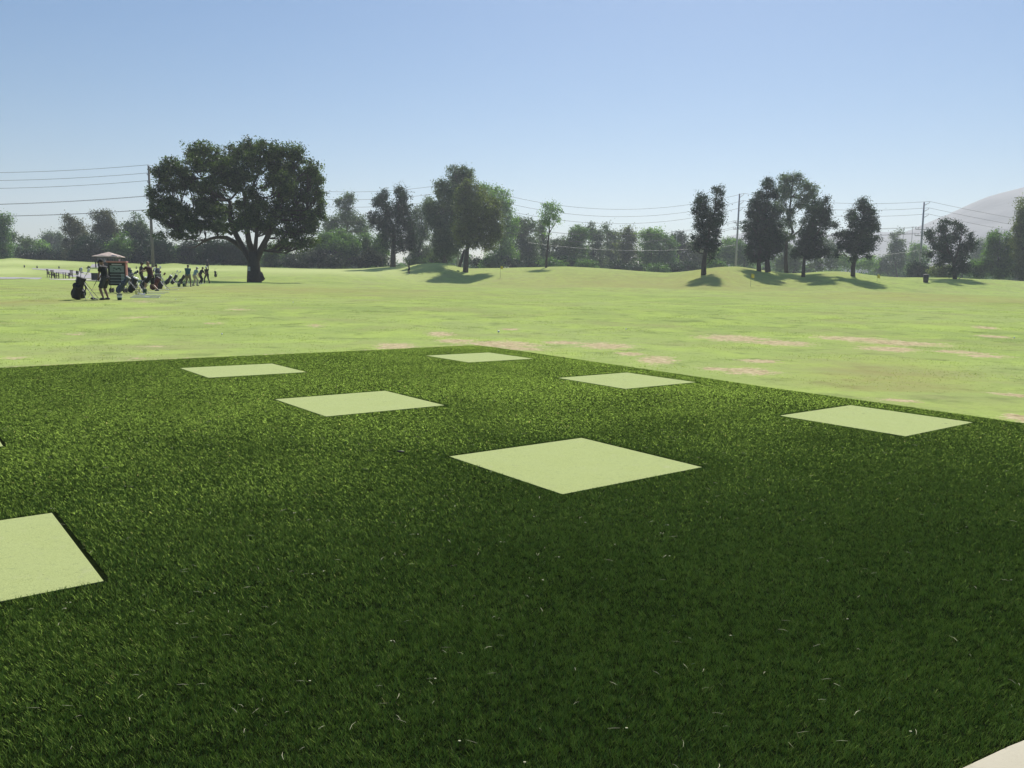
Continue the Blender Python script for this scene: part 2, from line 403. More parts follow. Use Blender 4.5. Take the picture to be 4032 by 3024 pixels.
TH = math.radians(-52.44); E1 = np.array([math.cos(TH), math.sin(TH)]); E2 = np.array([-math.sin(TH), math.cos(TH)])
SCL = CAMZ / 1.5; MA, MBB = 1.461 * SCL, 1.512 * SCL
def mat_poly(corners):
    """left, top, right, bottom pixel corners -> world"""
    return [unproj_flat(*c, .010) for c in corners]
MATS = {
 'A': [(1772, 1797), (2288, 1729), (2763, 1836), (2214, 1936)], 'B': [(1085.5, 1573.7), (1522, 1537), (1739, 1591), (1281, 1642)],
 'C': [(709, 1450), (1070, 1431), (1206, 1463.5), (823, 1486)], 'D': [(1676, 1399), (1925.5, 1385), (2099, 1412), (1847, 1430)],
 'E': [(2197, 1485), (2468, 1466.5), (2742, 1506), (2465, 1531)], 'F': [(3077, 1632), (3347.5, 1596.5), (3828, 1664.7), (3567, 1715.5)]}
MP = {k: [np.array(q) for q in mat_poly(v)] for k, v in MATS.items()}
for k in MP:                                             # square each one up
    c = sum(MP[k]) / 4
    MP[k] = [c - E1 * MA / 2 - E2 * MBB / 2, c - E1 * MA / 2 + E2 * MBB / 2, c + E1 * MA / 2 + E2 * MBB / 2, c + E1 * MA / 2 - E2 * MBB / 2]
gt = np.array(unproj_flat(204, 2018, .01)); gr = np.array(unproj_flat(408, 2286, .01))
e1 = (gr - gt) / np.linalg.norm(gr - gt); e2 = np.array([-e1[1], e1[0]])
if np.dot(e2, E2) < 0: e2 = -e2
MP['G'] = [gt - e2 * MBB, gt, gt + e1 * np.linalg.norm(gr - gt), gt + e1 * np.linalg.norm(gr - gt) - e2 * MBB]
hr = np.array(unproj_flat(12, 1756, .01)); MP['H'] = [hr - E1 * MA - E2 * MBB, hr - E1 * MA, hr, hr - E2 * MBB]
LAB = {'A': 'largest pale green hitting mat, nearest complete diamond in the middle of the dark turf',
 'B': 'pale green mat between the biggest diamond mat and the far left one', 'C': 'flat pale green mat near the left turf edge, left of all complete ones',
 'D': 'pale green mat at the far corner of the turf, smallest and most distant', 'E': 'pale green mat just inside the right turf edge, second from the far corner',
 'F': 'wide pale green mat close to the right turf edge, rightmost of all', 'G': 'pale green mat cut off by the left border of the photo, closest to the viewer',
 'H': 'pale green mat of which only the right tip enters at the left border'}
def mat_material():
    t = NT('hitting_mat_nylon'); p = t.pos()
    n = t.noise(p, 160, 3, .7); n2 = t.noise(p, 3, 4, .6); n3 = t.noise(p, 28, 3, .7)
    c = t.ramp(n, [(.32, (.20, .232, .092)), (.5, (.285, .322, .135)), (.7, (.35, .39, .17))])
    c = t.mix(t.ramp(n2, [(.35, 0.0), (.7, .35)]), c, (.30, .34, .16))
    c = t.mix(t.ramp(n3, [(.56, 0.0), (.70, .5)]), c, (.19, .225, .11))
    c = t.mix(t.ramp(t.noise(p, 8, 5, .7), [(.58, 0.0), (.72, .35)]), c, (.33, .33, .22))
    c = t.mix(t.ramp(t.noise(p, 45, 2, .5), [(.72, 0.0), (.78, .7)]), c, (.12, .13, .07))
    d = t.n('ShaderNodeBsdfDiffuse'); t.l(c, d.inputs[0]); t.l(t.bump(n, .5, .004), d.inputs['Normal'])
    sh = t.n('ShaderNodeBsdfSheen'); sh.inputs['Roughness'].default_value = .45; t.l(c, sh.inputs[0])
    ad = t.n('ShaderNodeAddShader'); t.l(d.outputs[0], ad.inputs[0]); t.l(sh.outputs[0], ad.inputs[1])
    return t.end(ad.outputs[0])
MM = mat_material()
for k, P in MP.items():
    c = sum(P) / 4; mb = MB()
    lo = [(q[0] - c[0], q[1] - c[1], 0) for q in P]; hi = [(q[0] - c[0], q[1] - c[1], .005) for q in P]
    mb.add(lo + hi, [(4, 5, 6, 7)[::-1], (0, 1, 5, 4), (1, 2, 6, 5), (2, 3, 7, 6), (3, 0, 4, 7), (0, 1, 2, 3)])
    o = mb.build('hitting_mat', MM, loc=(c[0], c[1], .003))
    tag(o, LAB[k], 'golf mat', 'pale hitting mats let into the dark turf')

def turf():
    poly = TURF + [(TURF[-1][0] + 2, -3.5), (-14, -3.5)]
    # tessellated backing sheet, one polygon
    tb = NT('turf_backing'); tb_m = tb.end(tb.bsdf(tb.ramp(tb.noise(tb.pos(), 30, 3), [(.3, (.004, .007, .003)), (.7, (.010, .015, .005))]), 1.0, spec=0))
    from mathutils.geometry import tessellate_polygon
    vs = [Vector((a, b, .0)) for a, b in poly]; tris = tessellate_polygon([vs])
    tag(MB().add(vs, tris).build('turf_base', tb_m), kind='structure')
    def inside(px, py, pl):
        c = np.zeros(len(px), bool); n = len(pl); j = n - 1
        for i in range(n):
            xi, yi = pl[i]; xj, yj = pl[j]
            c ^= ((yi > py) != (yj > py)) & (px < (xj - xi) * (py - yi) / (yj - yi + 1e-12) + xi); j = i
        return c
    t = NT('artificial_turf'); a = t.attr('tint')
    c = t.ramp(a, [(0.0, (.030, .052, .012)), (.45, (.100, .163, .036)), (.8, (.150, .218, .054)), (.93, (.18, .20, .08)), (1.0, (.30, .30, .15))])
    d = t.n('ShaderNodeBsdfDiffuse'); t.l(c, d.inputs[0]); gl = t.n('ShaderNodeBsdfGlossy'); gl.inputs['Roughness'].default_value = .55; t.l(t.mix(1.0, c, (3.6, 3.3, 2.6), 'MULTIPLY'), gl.inputs[0])
    tr = t.n('ShaderNodeBsdfTranslucent'); t.l(c, tr.inputs[0])
    m1 = t.n('ShaderNodeMixShader'); m1.inputs[0].default_value = .30; t.l(d.outputs[0], m1.inputs[1]); t.l(gl.outputs[0], m1.inputs[2])
    m2 = t.n('ShaderNodeMixShader'); m2.inputs[0].default_value = .13; t.l(m1.outputs[0], m2.inputs[1]); t.l(tr.outputs[0], m2.inputs[2])
    gm = t.end(m2.outputs[0])
    bands = [(1.4, 3.6, 42000, .0019), (3.6, 5, 28000, .0023), (5, 7, 21000, .0028), (7, 10, 16000, .0035), (10, 26, 11000, .0046)]
    XS = []; 
    for y0, y1, dens, w in bands:
        xm = y1 * .80 + .6; n = int(dens * (y1 - y0) * 2 * xm)
        x = rng.uniform(-xm, xm, n); y = rng.uniform(y0, y1, n)
        k = (np.abs(x) < y * .80 + .6) & inside(x, y, poly) & (np.hypot(x - PADC[0], y - PADC[1]) > PADR + .004 * 1)
        for P in MP.values(): k &= ~inside(x, y, [tuple(q) for q in P])
        XS.append(np.stack([x[k], y[k], np.full(k.sum(), w)], 1))
    A = np.concatenate(XS); x, y, w = A.T; n = len(x)
    def nz(s, ox, ): return np.sin(x * s + ox + 1.7 * np.sin(y * s * .8 + ox)) * np.sin(y * s * 1.1 + 2 * ox + 1.3 * np.sin(x * s * .9))
    lf = .5 * nz(2.1, .3) + .3 * nz(5.3, 1.9) + .2 * nz(13, 4.1)
    fl = sstep((y - 2.9 - .14 * x) / 9.2) + .02 * lf      # pile laid flatter farther off and leftwards, shaped to brighten the turf there
    me = np.full(n, 9.0); mf = np.full(n, 9.0)
    for P in MP.values():
        me = np.minimum(me, seg_dist(x, y, [tuple(q) for q in P] + [tuple(P[0])])); mf = np.minimum(mf, seg_dist(x, y, [tuple(q) for q in P[:3]]))
    fl = fl * np.clip(mf / .12, .0, 1); kk = (me > .004) & (mf > .032)  # blades cleared along far mat edges so dark backing stands in for shade
    x, y, w, fl, lf = x[kk], y[kk], w[kk], fl[kk], lf[kk]; n = len(x)
    cs = .022; xi = np.floor((x + .008 * np.sin(y * 163 + 2 * np.sin(x * 91))) / cs); yi = np.floor((y + .008 * np.sin(x * 149 + 2 * np.sin(y * 83))) / cs)
    def hsh(k): return np.mod(np.sin(xi * 12.9898 + yi * 78.233 + k * 37.7) * 43758.5453, 1.0)
    cl = (hsh(1) - .5) * 1.7 + .3 * nz(95, .7)
    h = .0145 * (1 - .62 * np.clip(fl, 0, 1)) * np.clip(1 + .62 * cl + .08 * lf, .25, 2) * rng.uniform(.75, 1.15, n)
    ang = hsh(2) * 2 * np.pi + rng.normal(size=n) * 1.9; lean = h * rng.uniform(.2, 1.1, n) * (1 + 4.2 * np.clip(fl, 0, 1.2))
    lean = np.minimum(lean, rng.uniform(.011, .022, n))
    lx = np.cos(ang) * lean + .002 * nz(1.3, 5) + .0025 * nz(60, 1); ly = np.sin(ang) * lean + .0015 * nz(1.7, 3) + .0025 * nz(70, 2)
    fa = rng.uniform(0, np.pi, n)
    wx, wy = np.cos(fa) * w / 2, np.sin(fa) * w / 2
    z0 = np.zeros(n)
    b0 = np.stack([x - wx, y - wy, z0], 1); b1 = np.stack([x + wx, y + wy, z0], 1)
    tp = np.stack([x + lx, y + ly, h], 1); q_ = np.stack([wx * .45, wy * .45, z0], 1)
    V = np.stack([b0, b1, tp + q_, tp - q_], 1).reshape(-1, 3); F = np.arange(4 * n).reshape(-1, 4)
    tint = np.clip(  .43 + .09 * lf + (.14 - .06 * np.clip(fl, 0, 1)) * rng.normal(size=n) + (.20 - .12 * np.clip(fl, 0, 1)) * cl, 0, .9); tint[rng.random(n) < .004] = 1.0
    print('turf blades', n)
    ob = np_mesh('artificial_turf', V, F, gm, attr={'tint': ('FACE', tint)})
    tag(ob, 'dark green artificial turf of short upright blades around the pale mats', 'turf', kind='stuff')
    # dry pale clippings blown on to the turf
    n = 850; yy = 2.4 + 15 * rng.random(n) ** 1.25; xx = rng.uniform(-.75, .75, n) * yy
    k = inside(xx, yy, poly) & (np.hypot(xx - PADC[0], yy - PADC[1]) > PADR + .05); xx, yy = xx[k], yy[k]; mb = MB()
    for a_, b_ in zip(xx, yy):
        L = random.uniform(.010, .042) * (1 + b_ * .05); th = random.uniform(0, 6.28); r = .0006 * (1 + b_ * .15) * random.uniform(.6, 1.5); bend = random.uniform(-.2, .2)
        dx, dy = math.cos(th) * L, math.sin(th) * L; z = .018 - .004 * min(1, b_ / 14) + random.uniform(0, .005)
        mb.tube([(a_ - dx / 2, b_ - dy / 2, z - .003), (a_ - dy * bend * .5, b_ + dx * bend * .5, z + .001), (a_ + dx / 2, b_ + dy / 2, z)], [r * .6, r, r * .3], 4, flat=.5)
        if random.random() < .12: mb.ball((a_ + dx, b_, z), (.006, .004, .002), 5, 3)
    cl_ = mb.build('dry_clippings', plain('dry_straw', (.38, .37, .23), .8, .3)); tag(cl_, 'pale dry grass clippings scattered over the dark turf', 'clippings', kind='stuff')
turf()
def lawn_blades():
    n = 170000; y = 12 + 46 * rng.random(n) ** .8; x = rng.uniform(-.72, .76, n) * y
    poly = TURF + [(TURF[-1][0] + 2, -3.5), (-14, -3.5)]
    c = np.zeros(n, bool); m = len(poly); j = m - 1
    for i in range(m):
        (xi, yi), (xj, yj) = poly[i], poly[j]
        c ^= ((yi > y) != (yj > y)) & (x < (xj - xi) * (y - yi) / (yj - yi + 1e-12) + xi); j = i
    d = np.sin(x * 1.1 + 2 * np.sin(y * .7)) + np.sin(y * 1.9 + 1.5 * np.sin(x * 1.3 + 1))
    k = ~c & (rng.random(n) < .45 + .28 * d) & (patch_field(x, y, PATCHES) < .45); x, y, d = x[k], y[k], d[k]; n = len(x)
    z = ground(x, y); h = rng.uniform(.006, .016, n) * (1 + .35 * d) * (1 - .6 * sstep((y - 25) / 33)); w = .0045 + y * .00022
    a = rng.uniform(0, np.pi, n); th = rng.uniform(0, 2 * np.pi, n); L = h * rng.uniform(.3, 1.6, n)
    b0 = np.stack([x - np.cos(a) * w, y - np.sin(a) * w, z - .003], 1); b1 = np.stack([x + np.cos(a) * w, y + np.sin(a) * w, z - .003], 1)
    tp = np.stack([x + np.cos(th) * L, y + np.sin(th) * L, z + h], 1)
    F = np.arange(3 * n).reshape(-1, 3)
    o = np_mesh('lawn_blades', np.stack([b0, b1, tp], 1).reshape(-1, 3), F, leaf_mat('lawn_blade', [(.14, .18, .06), (.22, .27, .08), (.32, .38, .13)], .6), attr={'tint': ('FACE', rng.random(n))})
    tag(o, 'short bright green grass blades of the practice lawn beyond the turf', 'grass', kind='stuff')
lawn_blades()
#@@PART2
# ------------------------------------------------------------------ trees
Z2 = (0, 600, .3616); Z3 = (560, 500, .3918); Z4 = (1200, 600, .4973); Z5 = (2200, 650, .3617); Z6 = (2800, 600, .3497); Z7 = (3450, 700, .3014)
def leaf_cloud(lobes, size, dens, depthk, clump, gap=.25):
    """lobes: (x, z, rx, rz) in metres in the crown's own frame; returns leaf quads filling them in depth"""
    C = []; N = []
    cx = np.mean([l[0] for l in lobes]); half = max(max(l[0] + l[2] for l in lobes) - cx, .5)
    for (lx, lz, rx, rz) in lobes:
        ry = (rx * .6 + rz * .4) * depthk
        oy = random.uniform(-.55, .55) * math.sqrt(max(0, 1 - ((lx - cx) / half) ** 2)) * half * .8 * depthk
        area = math.pi * rx * rz; nl = 3.4 * dens * area / (size * size * .5)
        nc = max(5, int(nl / 26)); per = max(4, int(nl / nc))
        d = rng.normal(size=(nc, 3)); d /= np.linalg.norm(d, axis=1)[:, None]
        r = rng.random(nc) ** (1 / 2.3) * rng.uniform(.8, 1.28 if size > .3 else 1.14, nc)
        cc = d * r[:, None] * np.array([rx, ry, rz]) + np.array([lx, oy, lz])
        keep = np.sin(cc[:, 0] * 2.2 / clump * .45 + lz) * np.sin(cc[:, 2] * 2.6 / clump * .45 + cc[:, 1] / clump * .6 + lx) > -1 + gap
        cc = cc[keep]
        if not len(cc): continue
        sp = clump * rng.uniform(.35, 1.35, len(cc))
        p = np.repeat(cc, per, 0) + rng.normal(size=(len(cc) * per, 3)) * np.repeat(sp, per)[:, None] * np.array([.55, .55, .42])
        tint = np.repeat(rng.uniform(.15, .8, len(cc)), per) + rng.normal(size=len(p)) * .12
        C.append(p); N.append(tint)
    P = np.concatenate(C); tint = np.clip(np.concatenate(N), 0, 1)
    if len(P) > 150000: k = rng.permutation(len(P))[:150000]; P = P[k]; tint = tint[k]
    n = len(P)
    nr = rng.normal(size=(n, 3)) + np.array([0, 0, .5]); nr /= np.linalg.norm(nr, axis=1)[:, None]
    u = np.cross(nr, rng.normal(size=(n, 3))); u /= np.linalg.norm(u, axis=1)[:, None] + 1e-9; v = np.cross(nr, u)
    s = size * rng.uniform(.6, 1.35, n)[:, None]
    q = np.stack([P - u * s * .5, P - v * s * .33 + nr * s * .08, P + u * s * .5, P + v * s * .33 + nr * s * .08], 1).reshape(-1, 3)
    F = np.arange(4 * n).reshape(-1, 4)
    return q, F, tint
NLEAF = [0]
def tree(name, label, cat, zm, base, D, lobes, kind='mid', trunk=None, tr_r=None, dens=2.6, size=None, depthk=.9, group=None, clump=None, gap=.25, barkm=None, branches=True, baseD=None):
    """zm: the frame of measurement, base: foot of the trunk, lobes: (x, y, rx, ry), all in that frame, D: distance in metres"""
    X0, Y0, S = zm; m = S * D / FPX
    root = g(X0 + base[0] * S, D, Y0 + base[1] * S)
    def loc(u, v):
        p = at(X0 + u * S, Y0 + v * S, D); return p[0] - root.x, p[2] - root.z
    L = []
    for (a, b, c, d) in lobes:
        lx, lz = loc(a, b); k_ = 1.08 if cat == 'tree' and D < 200 and D != 100 else 1.0; rx, rz = c * m * k_, d * m * k_
        if lz - rz * .9 < .1: 
            top = lz + rz; lz = (top + .1) / 2 if top > .4 else .3; rz = max(.3, top - lz)
        L.append((lx, lz, rx, rz))
    o = empty(name, root); tag(o, label, cat, group)
    size = size or D * .0016; clump = clump or size * 3.0
    V, F, tint = leaf_cloud(L, size, dens, depthk, clump, gap); NLEAF[0] += len(F)
    np_mesh('crown', V, F, LEAF[kind], o, {'tint': ('FACE', tint)})
    mb = MB(); zt = max(l[1] for l in L); zl = min(l[1] for l in L); r0 = tr_r or max(.12, zt * .022)
    if trunk:
        for k, (path, ra, rb) in enumerate(trunk):
            pts = []; yo = 0
            for i, (a, b) in enumerate(path):
                x, z = loc(a, b)
                if k == 0 and i == 0: z = -.25
                pts.append((x, yo + (0 if k < 1 else math.sin(k * 2.3) * i * .55), z))
            n = len(pts); mb.tube(pts, [ra + (rb - ra) * i / (n - 1) for i in range(n)], 9)
        starts = [(Vector(p)) for p in mb.v[::9]]
    else:
        cx = np.mean([l[0] for l in L if l[1] < (zl + zt) / 2 + .1]); tx = [l for l in L if l[1] == zt][0][0]
        pts = [(0, 0, -.25), (cx * .15, 0, zl * .5), (cx * .5, .1, max(zl, zt * .35)), ((cx + tx) / 2, .1, zt * .65), (tx, 0, zt * .95)]
        mb.tube(pts, [r0 * 1.15, r0 * .85, r0 * .65, r0 * .4, r0 * .12], 8)
        starts = [Vector(p) for p in pts[1:]]
    if branches:
        for (lx, lz, rx, rz) in L:
            s = [q for q in starts if q.z < lz - .3]
            if not s: continue
            s = min(s, key=lambda q: (q - Vector((lx, 0, lz))).length)
            e = Vector((lx, random.uniform(-.3, .3) * rx, lz)); mid = (s + e) / 2 + Vector((random.uniform(-.3, .3), random.uniform(-.3, .3), -.12 * (e - s).length))
            rr = max(.03, r0 * .28); mb.tube([s, mid, e], [rr, rr * .7, rr * .3], 5)
            for _ in range(2 if D > 120 else 5):
                e2 = Vector((lx + random.uniform(-.8, .8) * rx, random.uniform(-.6, .6) * rx, lz + random.uniform(-.5, .9) * rz))
                mb.tube([mid, (mid + e2) / 2 + Vector((0, 0, .2)), e2], [rr * .5, rr * .35, rr * .12], 4)
    mb.build('trunk', barkm or BARK_D, o, smooth=True)
    return o

# the big sycamore-like tree on the tee line
def dome_lobes(outline, n, r0, r1):
    out = []; r = random.Random(5)
    while len(out) < n:
        x, y, q = r.uniform(60, 1850), r.uniform(90, 1250), r.uniform(r0, r1)
        ok = True
        for dx, dy in ((0, 0), (q * .8, 0), (-q * .8, 0), (0, q * .8), (0, -q * .8)):
            px, py = x + dx, y + dy; c = False; j = len(outline) - 1
            for i in range(len(outline)):
                (xi, yi), (xj, yj) = outline[i], outline[j]
                if (yi > py) != (yj > py) and px < (xj - xi) * (py - yi) / (yj - yi) + xi: c = not c
                j = i
            ok &= c
        if ok and not (700 < x < 1000 and 620 < y < 760): out.append((x, y, q, q * .8))
    return out
DOME = dome_lobes([(80,900),(100,650),(200,450),(330,310),(500,230),(700,180),(900,150),(1060,120),(1250,160),(1450,200),(1620,240),(1760,370),(1830,500),(1830,650),(1800,900),(1800,1050),(1700,1230),(1500,1200),(1250,1150),(1100,1000),(900,1050),(700,1080),(450,1130),(250,1050)], 95, 45, 80)
tree('shade_tree', 'huge spreading broadleaf tree with a thick forked trunk standing alone beside the golfers', 'tree', Z3, (1130, 1520), 100,
 [(1050,205,120,85),(1080,150,55,32),(870,215,140,90),(690,270,140,85),(500,290,110,75),(415,245,50,30),(340,400,110,85),(260,470,90,80),(240,570,110,110),(165,690,85,95),(140,820,80,90),(90,870,55,40),
  (440,470,130,85),(620,400,60,70),(800,400,150,110),(950,470,140,120),(1250,260,120,90),(1200,190,50,40),(1430,270,120,80),(1570,290,90,80),(1620,240,40,30),(1720,420,85,85),(1600,480,150,120),(1400,450,160,130),(1200,430,130,120),
  (1780,550,55,80),(1750,690,90,110),(1560,680,150,120),(1350,690,140,120),(1750,850,75,110),(1600,890,160,120),(1740,1020,75,100),(1660,1140,110,60),(1500,1080,140,110),(1340,940,120,100),(1180,880,110,120),(1010,930,110,110),
  (1180,720,90,100),(820,590,110,55),(930,600,60,70),(600,600,110,60),(380,620,100,70),(560,720,120,60),(400,820,140,60),(640,870,130,80),(800,880,100,100),(560,1010,120,50),(330,960,110,45),(720,1010,110,60),(480,1110,150,35),(750,500,120,80),(450,560,120,70),(1480,570,120,90),(1100,560,110,70),(700,780,110,60),(450,950,130,60),(1100,1010,100,70),(240,780,100,70),(1620,1000,110,70),(960,330,110,70),(1150,330,90,80),(1340,350,110,70),(1500,400,90,70),(560,380,80,60),(1650,1190,90,50),(1400,1180,100,60),(1260,1190,70,60),(1530,1180,90,60),(900,760,70,90),(1060,800,80,80),(700,660,70,50)] + DOME + [(300,1090,110,45),(200,900,80,60),(1240,1040,110,70),(1420,880,120,110),(880,1020,90,70),(680,520,60,50),(520,560,70,50),(1300,560,100,80)],
 'sycamore', trunk=[([(1128,1530),(1126,1490),(1124,1430),(1120,1350),(1125,1260)], .92, .66),
  ([(1110,1370),(1040,1270),(980,1210),(890,1150),(800,1105),(700,1098),(600,1115),(510,1150),(430,1195),(330,1200)], .42, .05), ([(760,1100),(640,1140),(560,1120)], .12, .05),
  ([(1090,1330),(1000,1210),(930,1090),(870,980),(840,860),(838,740),(770,705),(660,640),(560,600),(470,590)], .40, .06), ([(838,740),(890,720),(960,640),(1020,560)], .17, .05),
  ([(1120,1300),(1085,1150),(1075,1000),(1075,850),(1085,700),(1060,630),(1000,540),(960,420)], .40, .07), ([(1080,680),(1110,560),(1140,460),(1160,330)], .18, .05), ([(1070,650),(1170,620),(1270,600)], .14, .05),
  ([(1150,1330),(1200,1230),(1270,1110),(1320,1000),(1380,920),(1460,860),(1560,850),(1680,850)], .42, .06), ([(1300,1040),(1330,850),(1350,650),(1380,450),(1400,330)], .26, .05),
  ([(1130,1300),(1160,1100),(1180,900),(1240,720)], .3, .06), ([(660,640),(600,520),(570,440),(540,380)], .12, .04), ([(900,1080),(790,1000),(650,960),(500,920),(330,880),(180,880)], .2, .04),
  ([(1080,1532),(1110,1480)], .35, .5), ([(1200,1534),(1160,1480)], .4, .5), ([(1225,1534),(1185,1500)], .18, .3)],
 dens=2.5, size=.22, depthk=.85, clump=.5, gap=.24)

G_L = 'trees along the far left side'; G_R = 'trees standing on the grass mounds'; G_B = 'trees of the hazy belt behind the mounds'
# left side
tree('leafy_tree', 'dark tree cut off by the left border, tallest at that edge', 'tree', Z2, (40,1170), 205, [(-60,760,110,90),(10,740,50,80),(70,730,45,60),(40,850,80,80),(70,960,80,90),(10,1020,100,110),(-80,950,110,120),(40,1110,80,60)], 'mid', group=G_L)
tree('round_tree', 'small rounded pale grey tree with a light trunk, second from the left border', 'tree', Z2, (140,1160), 215, [(130,920,60,60),(235,970,75,65),(300,1010,60,60),(215,1100,70,60),(330,1000,40,50)], 'gray', group=G_L, barkm=BARK_P)
tree('round_tree', 'low pale green rounded tree between the small grey tree and the hazy grey one', 'tree', Z2, (430,1160), 225, [(450,1010,70,55),(400,1040,60,60),(500,1050,60,60),(430,1110,90,60)], 'light', group=G_L)
tree('hazy_tree', 'hazy grey tree far off in the gap at the left, rising to a flat top', 'tree', Z2, (580,1165), 300, [(570,920,85,50),(520,950,60,60),(630,960,60,60),(600,1030,80,80),(540,1060,70,80),(640,1080,60,60),(660,920,25,40)], 'gray', group=G_L)
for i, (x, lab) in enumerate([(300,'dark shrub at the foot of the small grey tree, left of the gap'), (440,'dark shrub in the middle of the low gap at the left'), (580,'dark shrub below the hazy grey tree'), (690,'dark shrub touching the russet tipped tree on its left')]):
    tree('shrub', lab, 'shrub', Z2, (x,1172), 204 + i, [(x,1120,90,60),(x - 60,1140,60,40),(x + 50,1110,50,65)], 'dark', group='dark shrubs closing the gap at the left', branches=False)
tree('feathery_tree', 'feathery tree with russet tips, first of the three spires left of the tall pole', 'tree', Z2, (790,1190), 196, [(765,730,45,50),(830,760,60,60),(790,700,30,30),(760,830,55,60),(860,830,75,60),(790,910,100,70),(900,900,60,50),(760,1000,50,60),(850,1000,90,60),(750,1110,55,65)], 'russet', gap=.4, group=G_L)
tree('feathery_tree', 'feathery tree with pinkish grey tips behind the pavilion roof', 'tree', Z2, (1130,1195), 192, [(1130,670,50,45),(1080,700,50,50),(1190,730,55,60),(1120,770,90,60),(1060,830,70,50),(1180,830,90,60),(1230,800,40,40),(1140,900,130,60),(1240,880,50,50)], 'russet', gap=.35, group=G_L)
tree('feathery_tree', 'feathery tree just left of the tall wooden pole, between pavilion and pole', 'tree', Z2, (1470,1195), 190, [(1460,690,35,40),(1490,740,55,50),(1410,790,55,40),(1500,800,85,50),(1450,860,90,60),(1560,850,70,55),(1400,870,50,30),(1500,920,120,60)], 'gray', gap=.35, group=G_L)
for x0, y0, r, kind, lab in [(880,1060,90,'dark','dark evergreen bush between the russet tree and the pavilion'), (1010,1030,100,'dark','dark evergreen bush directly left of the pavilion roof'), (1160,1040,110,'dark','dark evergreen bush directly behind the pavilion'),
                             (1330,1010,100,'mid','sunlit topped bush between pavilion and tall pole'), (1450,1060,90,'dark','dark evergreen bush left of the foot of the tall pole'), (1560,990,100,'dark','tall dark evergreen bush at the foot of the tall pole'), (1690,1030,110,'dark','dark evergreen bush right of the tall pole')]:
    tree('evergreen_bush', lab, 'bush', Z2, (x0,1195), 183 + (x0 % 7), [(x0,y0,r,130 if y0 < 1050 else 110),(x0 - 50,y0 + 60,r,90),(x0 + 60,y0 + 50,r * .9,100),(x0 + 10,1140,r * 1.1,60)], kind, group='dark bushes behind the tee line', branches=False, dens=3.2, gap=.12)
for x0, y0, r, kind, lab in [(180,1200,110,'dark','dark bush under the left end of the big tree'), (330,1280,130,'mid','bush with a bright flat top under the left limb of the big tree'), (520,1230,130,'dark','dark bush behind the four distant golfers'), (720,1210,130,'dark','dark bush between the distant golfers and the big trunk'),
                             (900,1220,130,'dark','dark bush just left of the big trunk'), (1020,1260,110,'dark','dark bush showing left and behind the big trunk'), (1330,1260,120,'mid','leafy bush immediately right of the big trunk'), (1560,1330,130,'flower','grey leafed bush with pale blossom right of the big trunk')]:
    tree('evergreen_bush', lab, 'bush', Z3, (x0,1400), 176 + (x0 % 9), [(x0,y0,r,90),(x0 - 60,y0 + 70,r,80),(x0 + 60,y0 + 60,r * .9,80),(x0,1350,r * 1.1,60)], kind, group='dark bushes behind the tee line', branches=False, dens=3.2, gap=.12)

# middle
Gm = 'bushes and trees between the big tree and the mounds'
tree('evergreen_bush', 'round bush with bright billowy top right of the big tree', 'bush', Z4, (230,915), 178, [(250,660,100,55),(170,690,70,55),(330,700,70,60),(260,760,140,90),(130,780,90,90),(380,770,80,80),(250,860,170,60)], 'mid', group=Gm, dens=3.2, gap=.12, branches=False)
tree('evergreen_bush', 'round bush between the bright billowy bush and the two peaked tree', 'bush', Z4, (500,915), 180, [(470,690,70,55),(430,770,90,80),(530,780,90,80),(600,700,60,60),(610,800,90,90),(500,860,130,60)], 'mid', group=Gm, dens=3, branches=False)
tree('flowering_bush', 'low dark bush with pinkish blossom at the foot of the billowy bush', 'bush', Z4, (110,918), 172, [(60,840,110,70),(160,840,110,70),(230,870,70,50)], 'flower', group=Gm, branches=False, dens=3.2)
tree('flowering_bush', 'low dark bush with pinkish blossom left of the two peaked tree', 'bush', Z4, (480,912), 173, [(440,860,90,50),(510,830,90,70),(600,860,80,60)], 'flower', group=Gm, branches=False, dens=3.2)
tree('spire_tree', 'grey tree with one tall spire rising behind the billowy bush', 'tree', Z4, (330,915), 200, [(345,360,45,40),(290,400,35,35),(380,370,30,35),(320,450,65,60),(300,530,75,60),(380,520,50,50),(210,560,70,50),(190,600,70,50),(430,560,70,60),(330,610,100,50),(460,620,60,50)], 'gray', gap=.35, group=Gm)
tree('two_peaked_tree', 'dark tree with two leafy peaks over a thick dark trunk left of the swinging golfer', 'tree', Z4, (697,905), 166, [(620,335,45,45),(590,370,30,40),(750,310,35,60),(790,370,55,50),(600,410,50,50),(660,470,80,70),(760,450,80,70),(550,520,45,50),(620,560,70,60),(690,600,90,80),(800,540,80,90),(840,640,55,70),(750,720,90,80),(840,710,45,70),(650,680,60,80),(540,560,30,40)], 'dark', trunk=[([(697,905),(700,800),(705,700),(715,620)], .62, .3)], group=G_R, gap=.33)
tree('airy_tree', 'pinkish grey airy tree filling the gap between the two peaked tree and the tallest tree', 'tree', Z4, (900,895), 198, [(900,480,55,50),(880,560,70,60),(920,640,70,70),(880,720,70,70),(1000,400,50,45),(970,460,50,50),(1010,540,60,60),(870,810,60,60),(960,800,60,70)], 'gray', gap=.42, group=Gm)
tree('tall_tree', 'tallest grey green tree of the central clump, its top above the power lines', 'tree', Z4, (1110,895), 165, [(1180,160,55,55),(1270,160,55,55),(1300,200,35,50),(1220,230,90,60),(1100,280,65,55),(1160,340,95,80),(1060,330,35,40),(1000,440,55,60),(1090,440,90,70),(1200,460,90,90),(1020,540,70,70),(1110,590,110,90),(1070,680,90,80),(1160,720,110,90),(1100,790,110,70),(1230,640,80,100)], 'gray', group=G_R, gap=.3, dens=2.9, barkm=BARK_P, trunk=[([(1110,895),(1105,820),(1130,700),(1150,560),(1190,400),(1220,260)], .5, .12)])
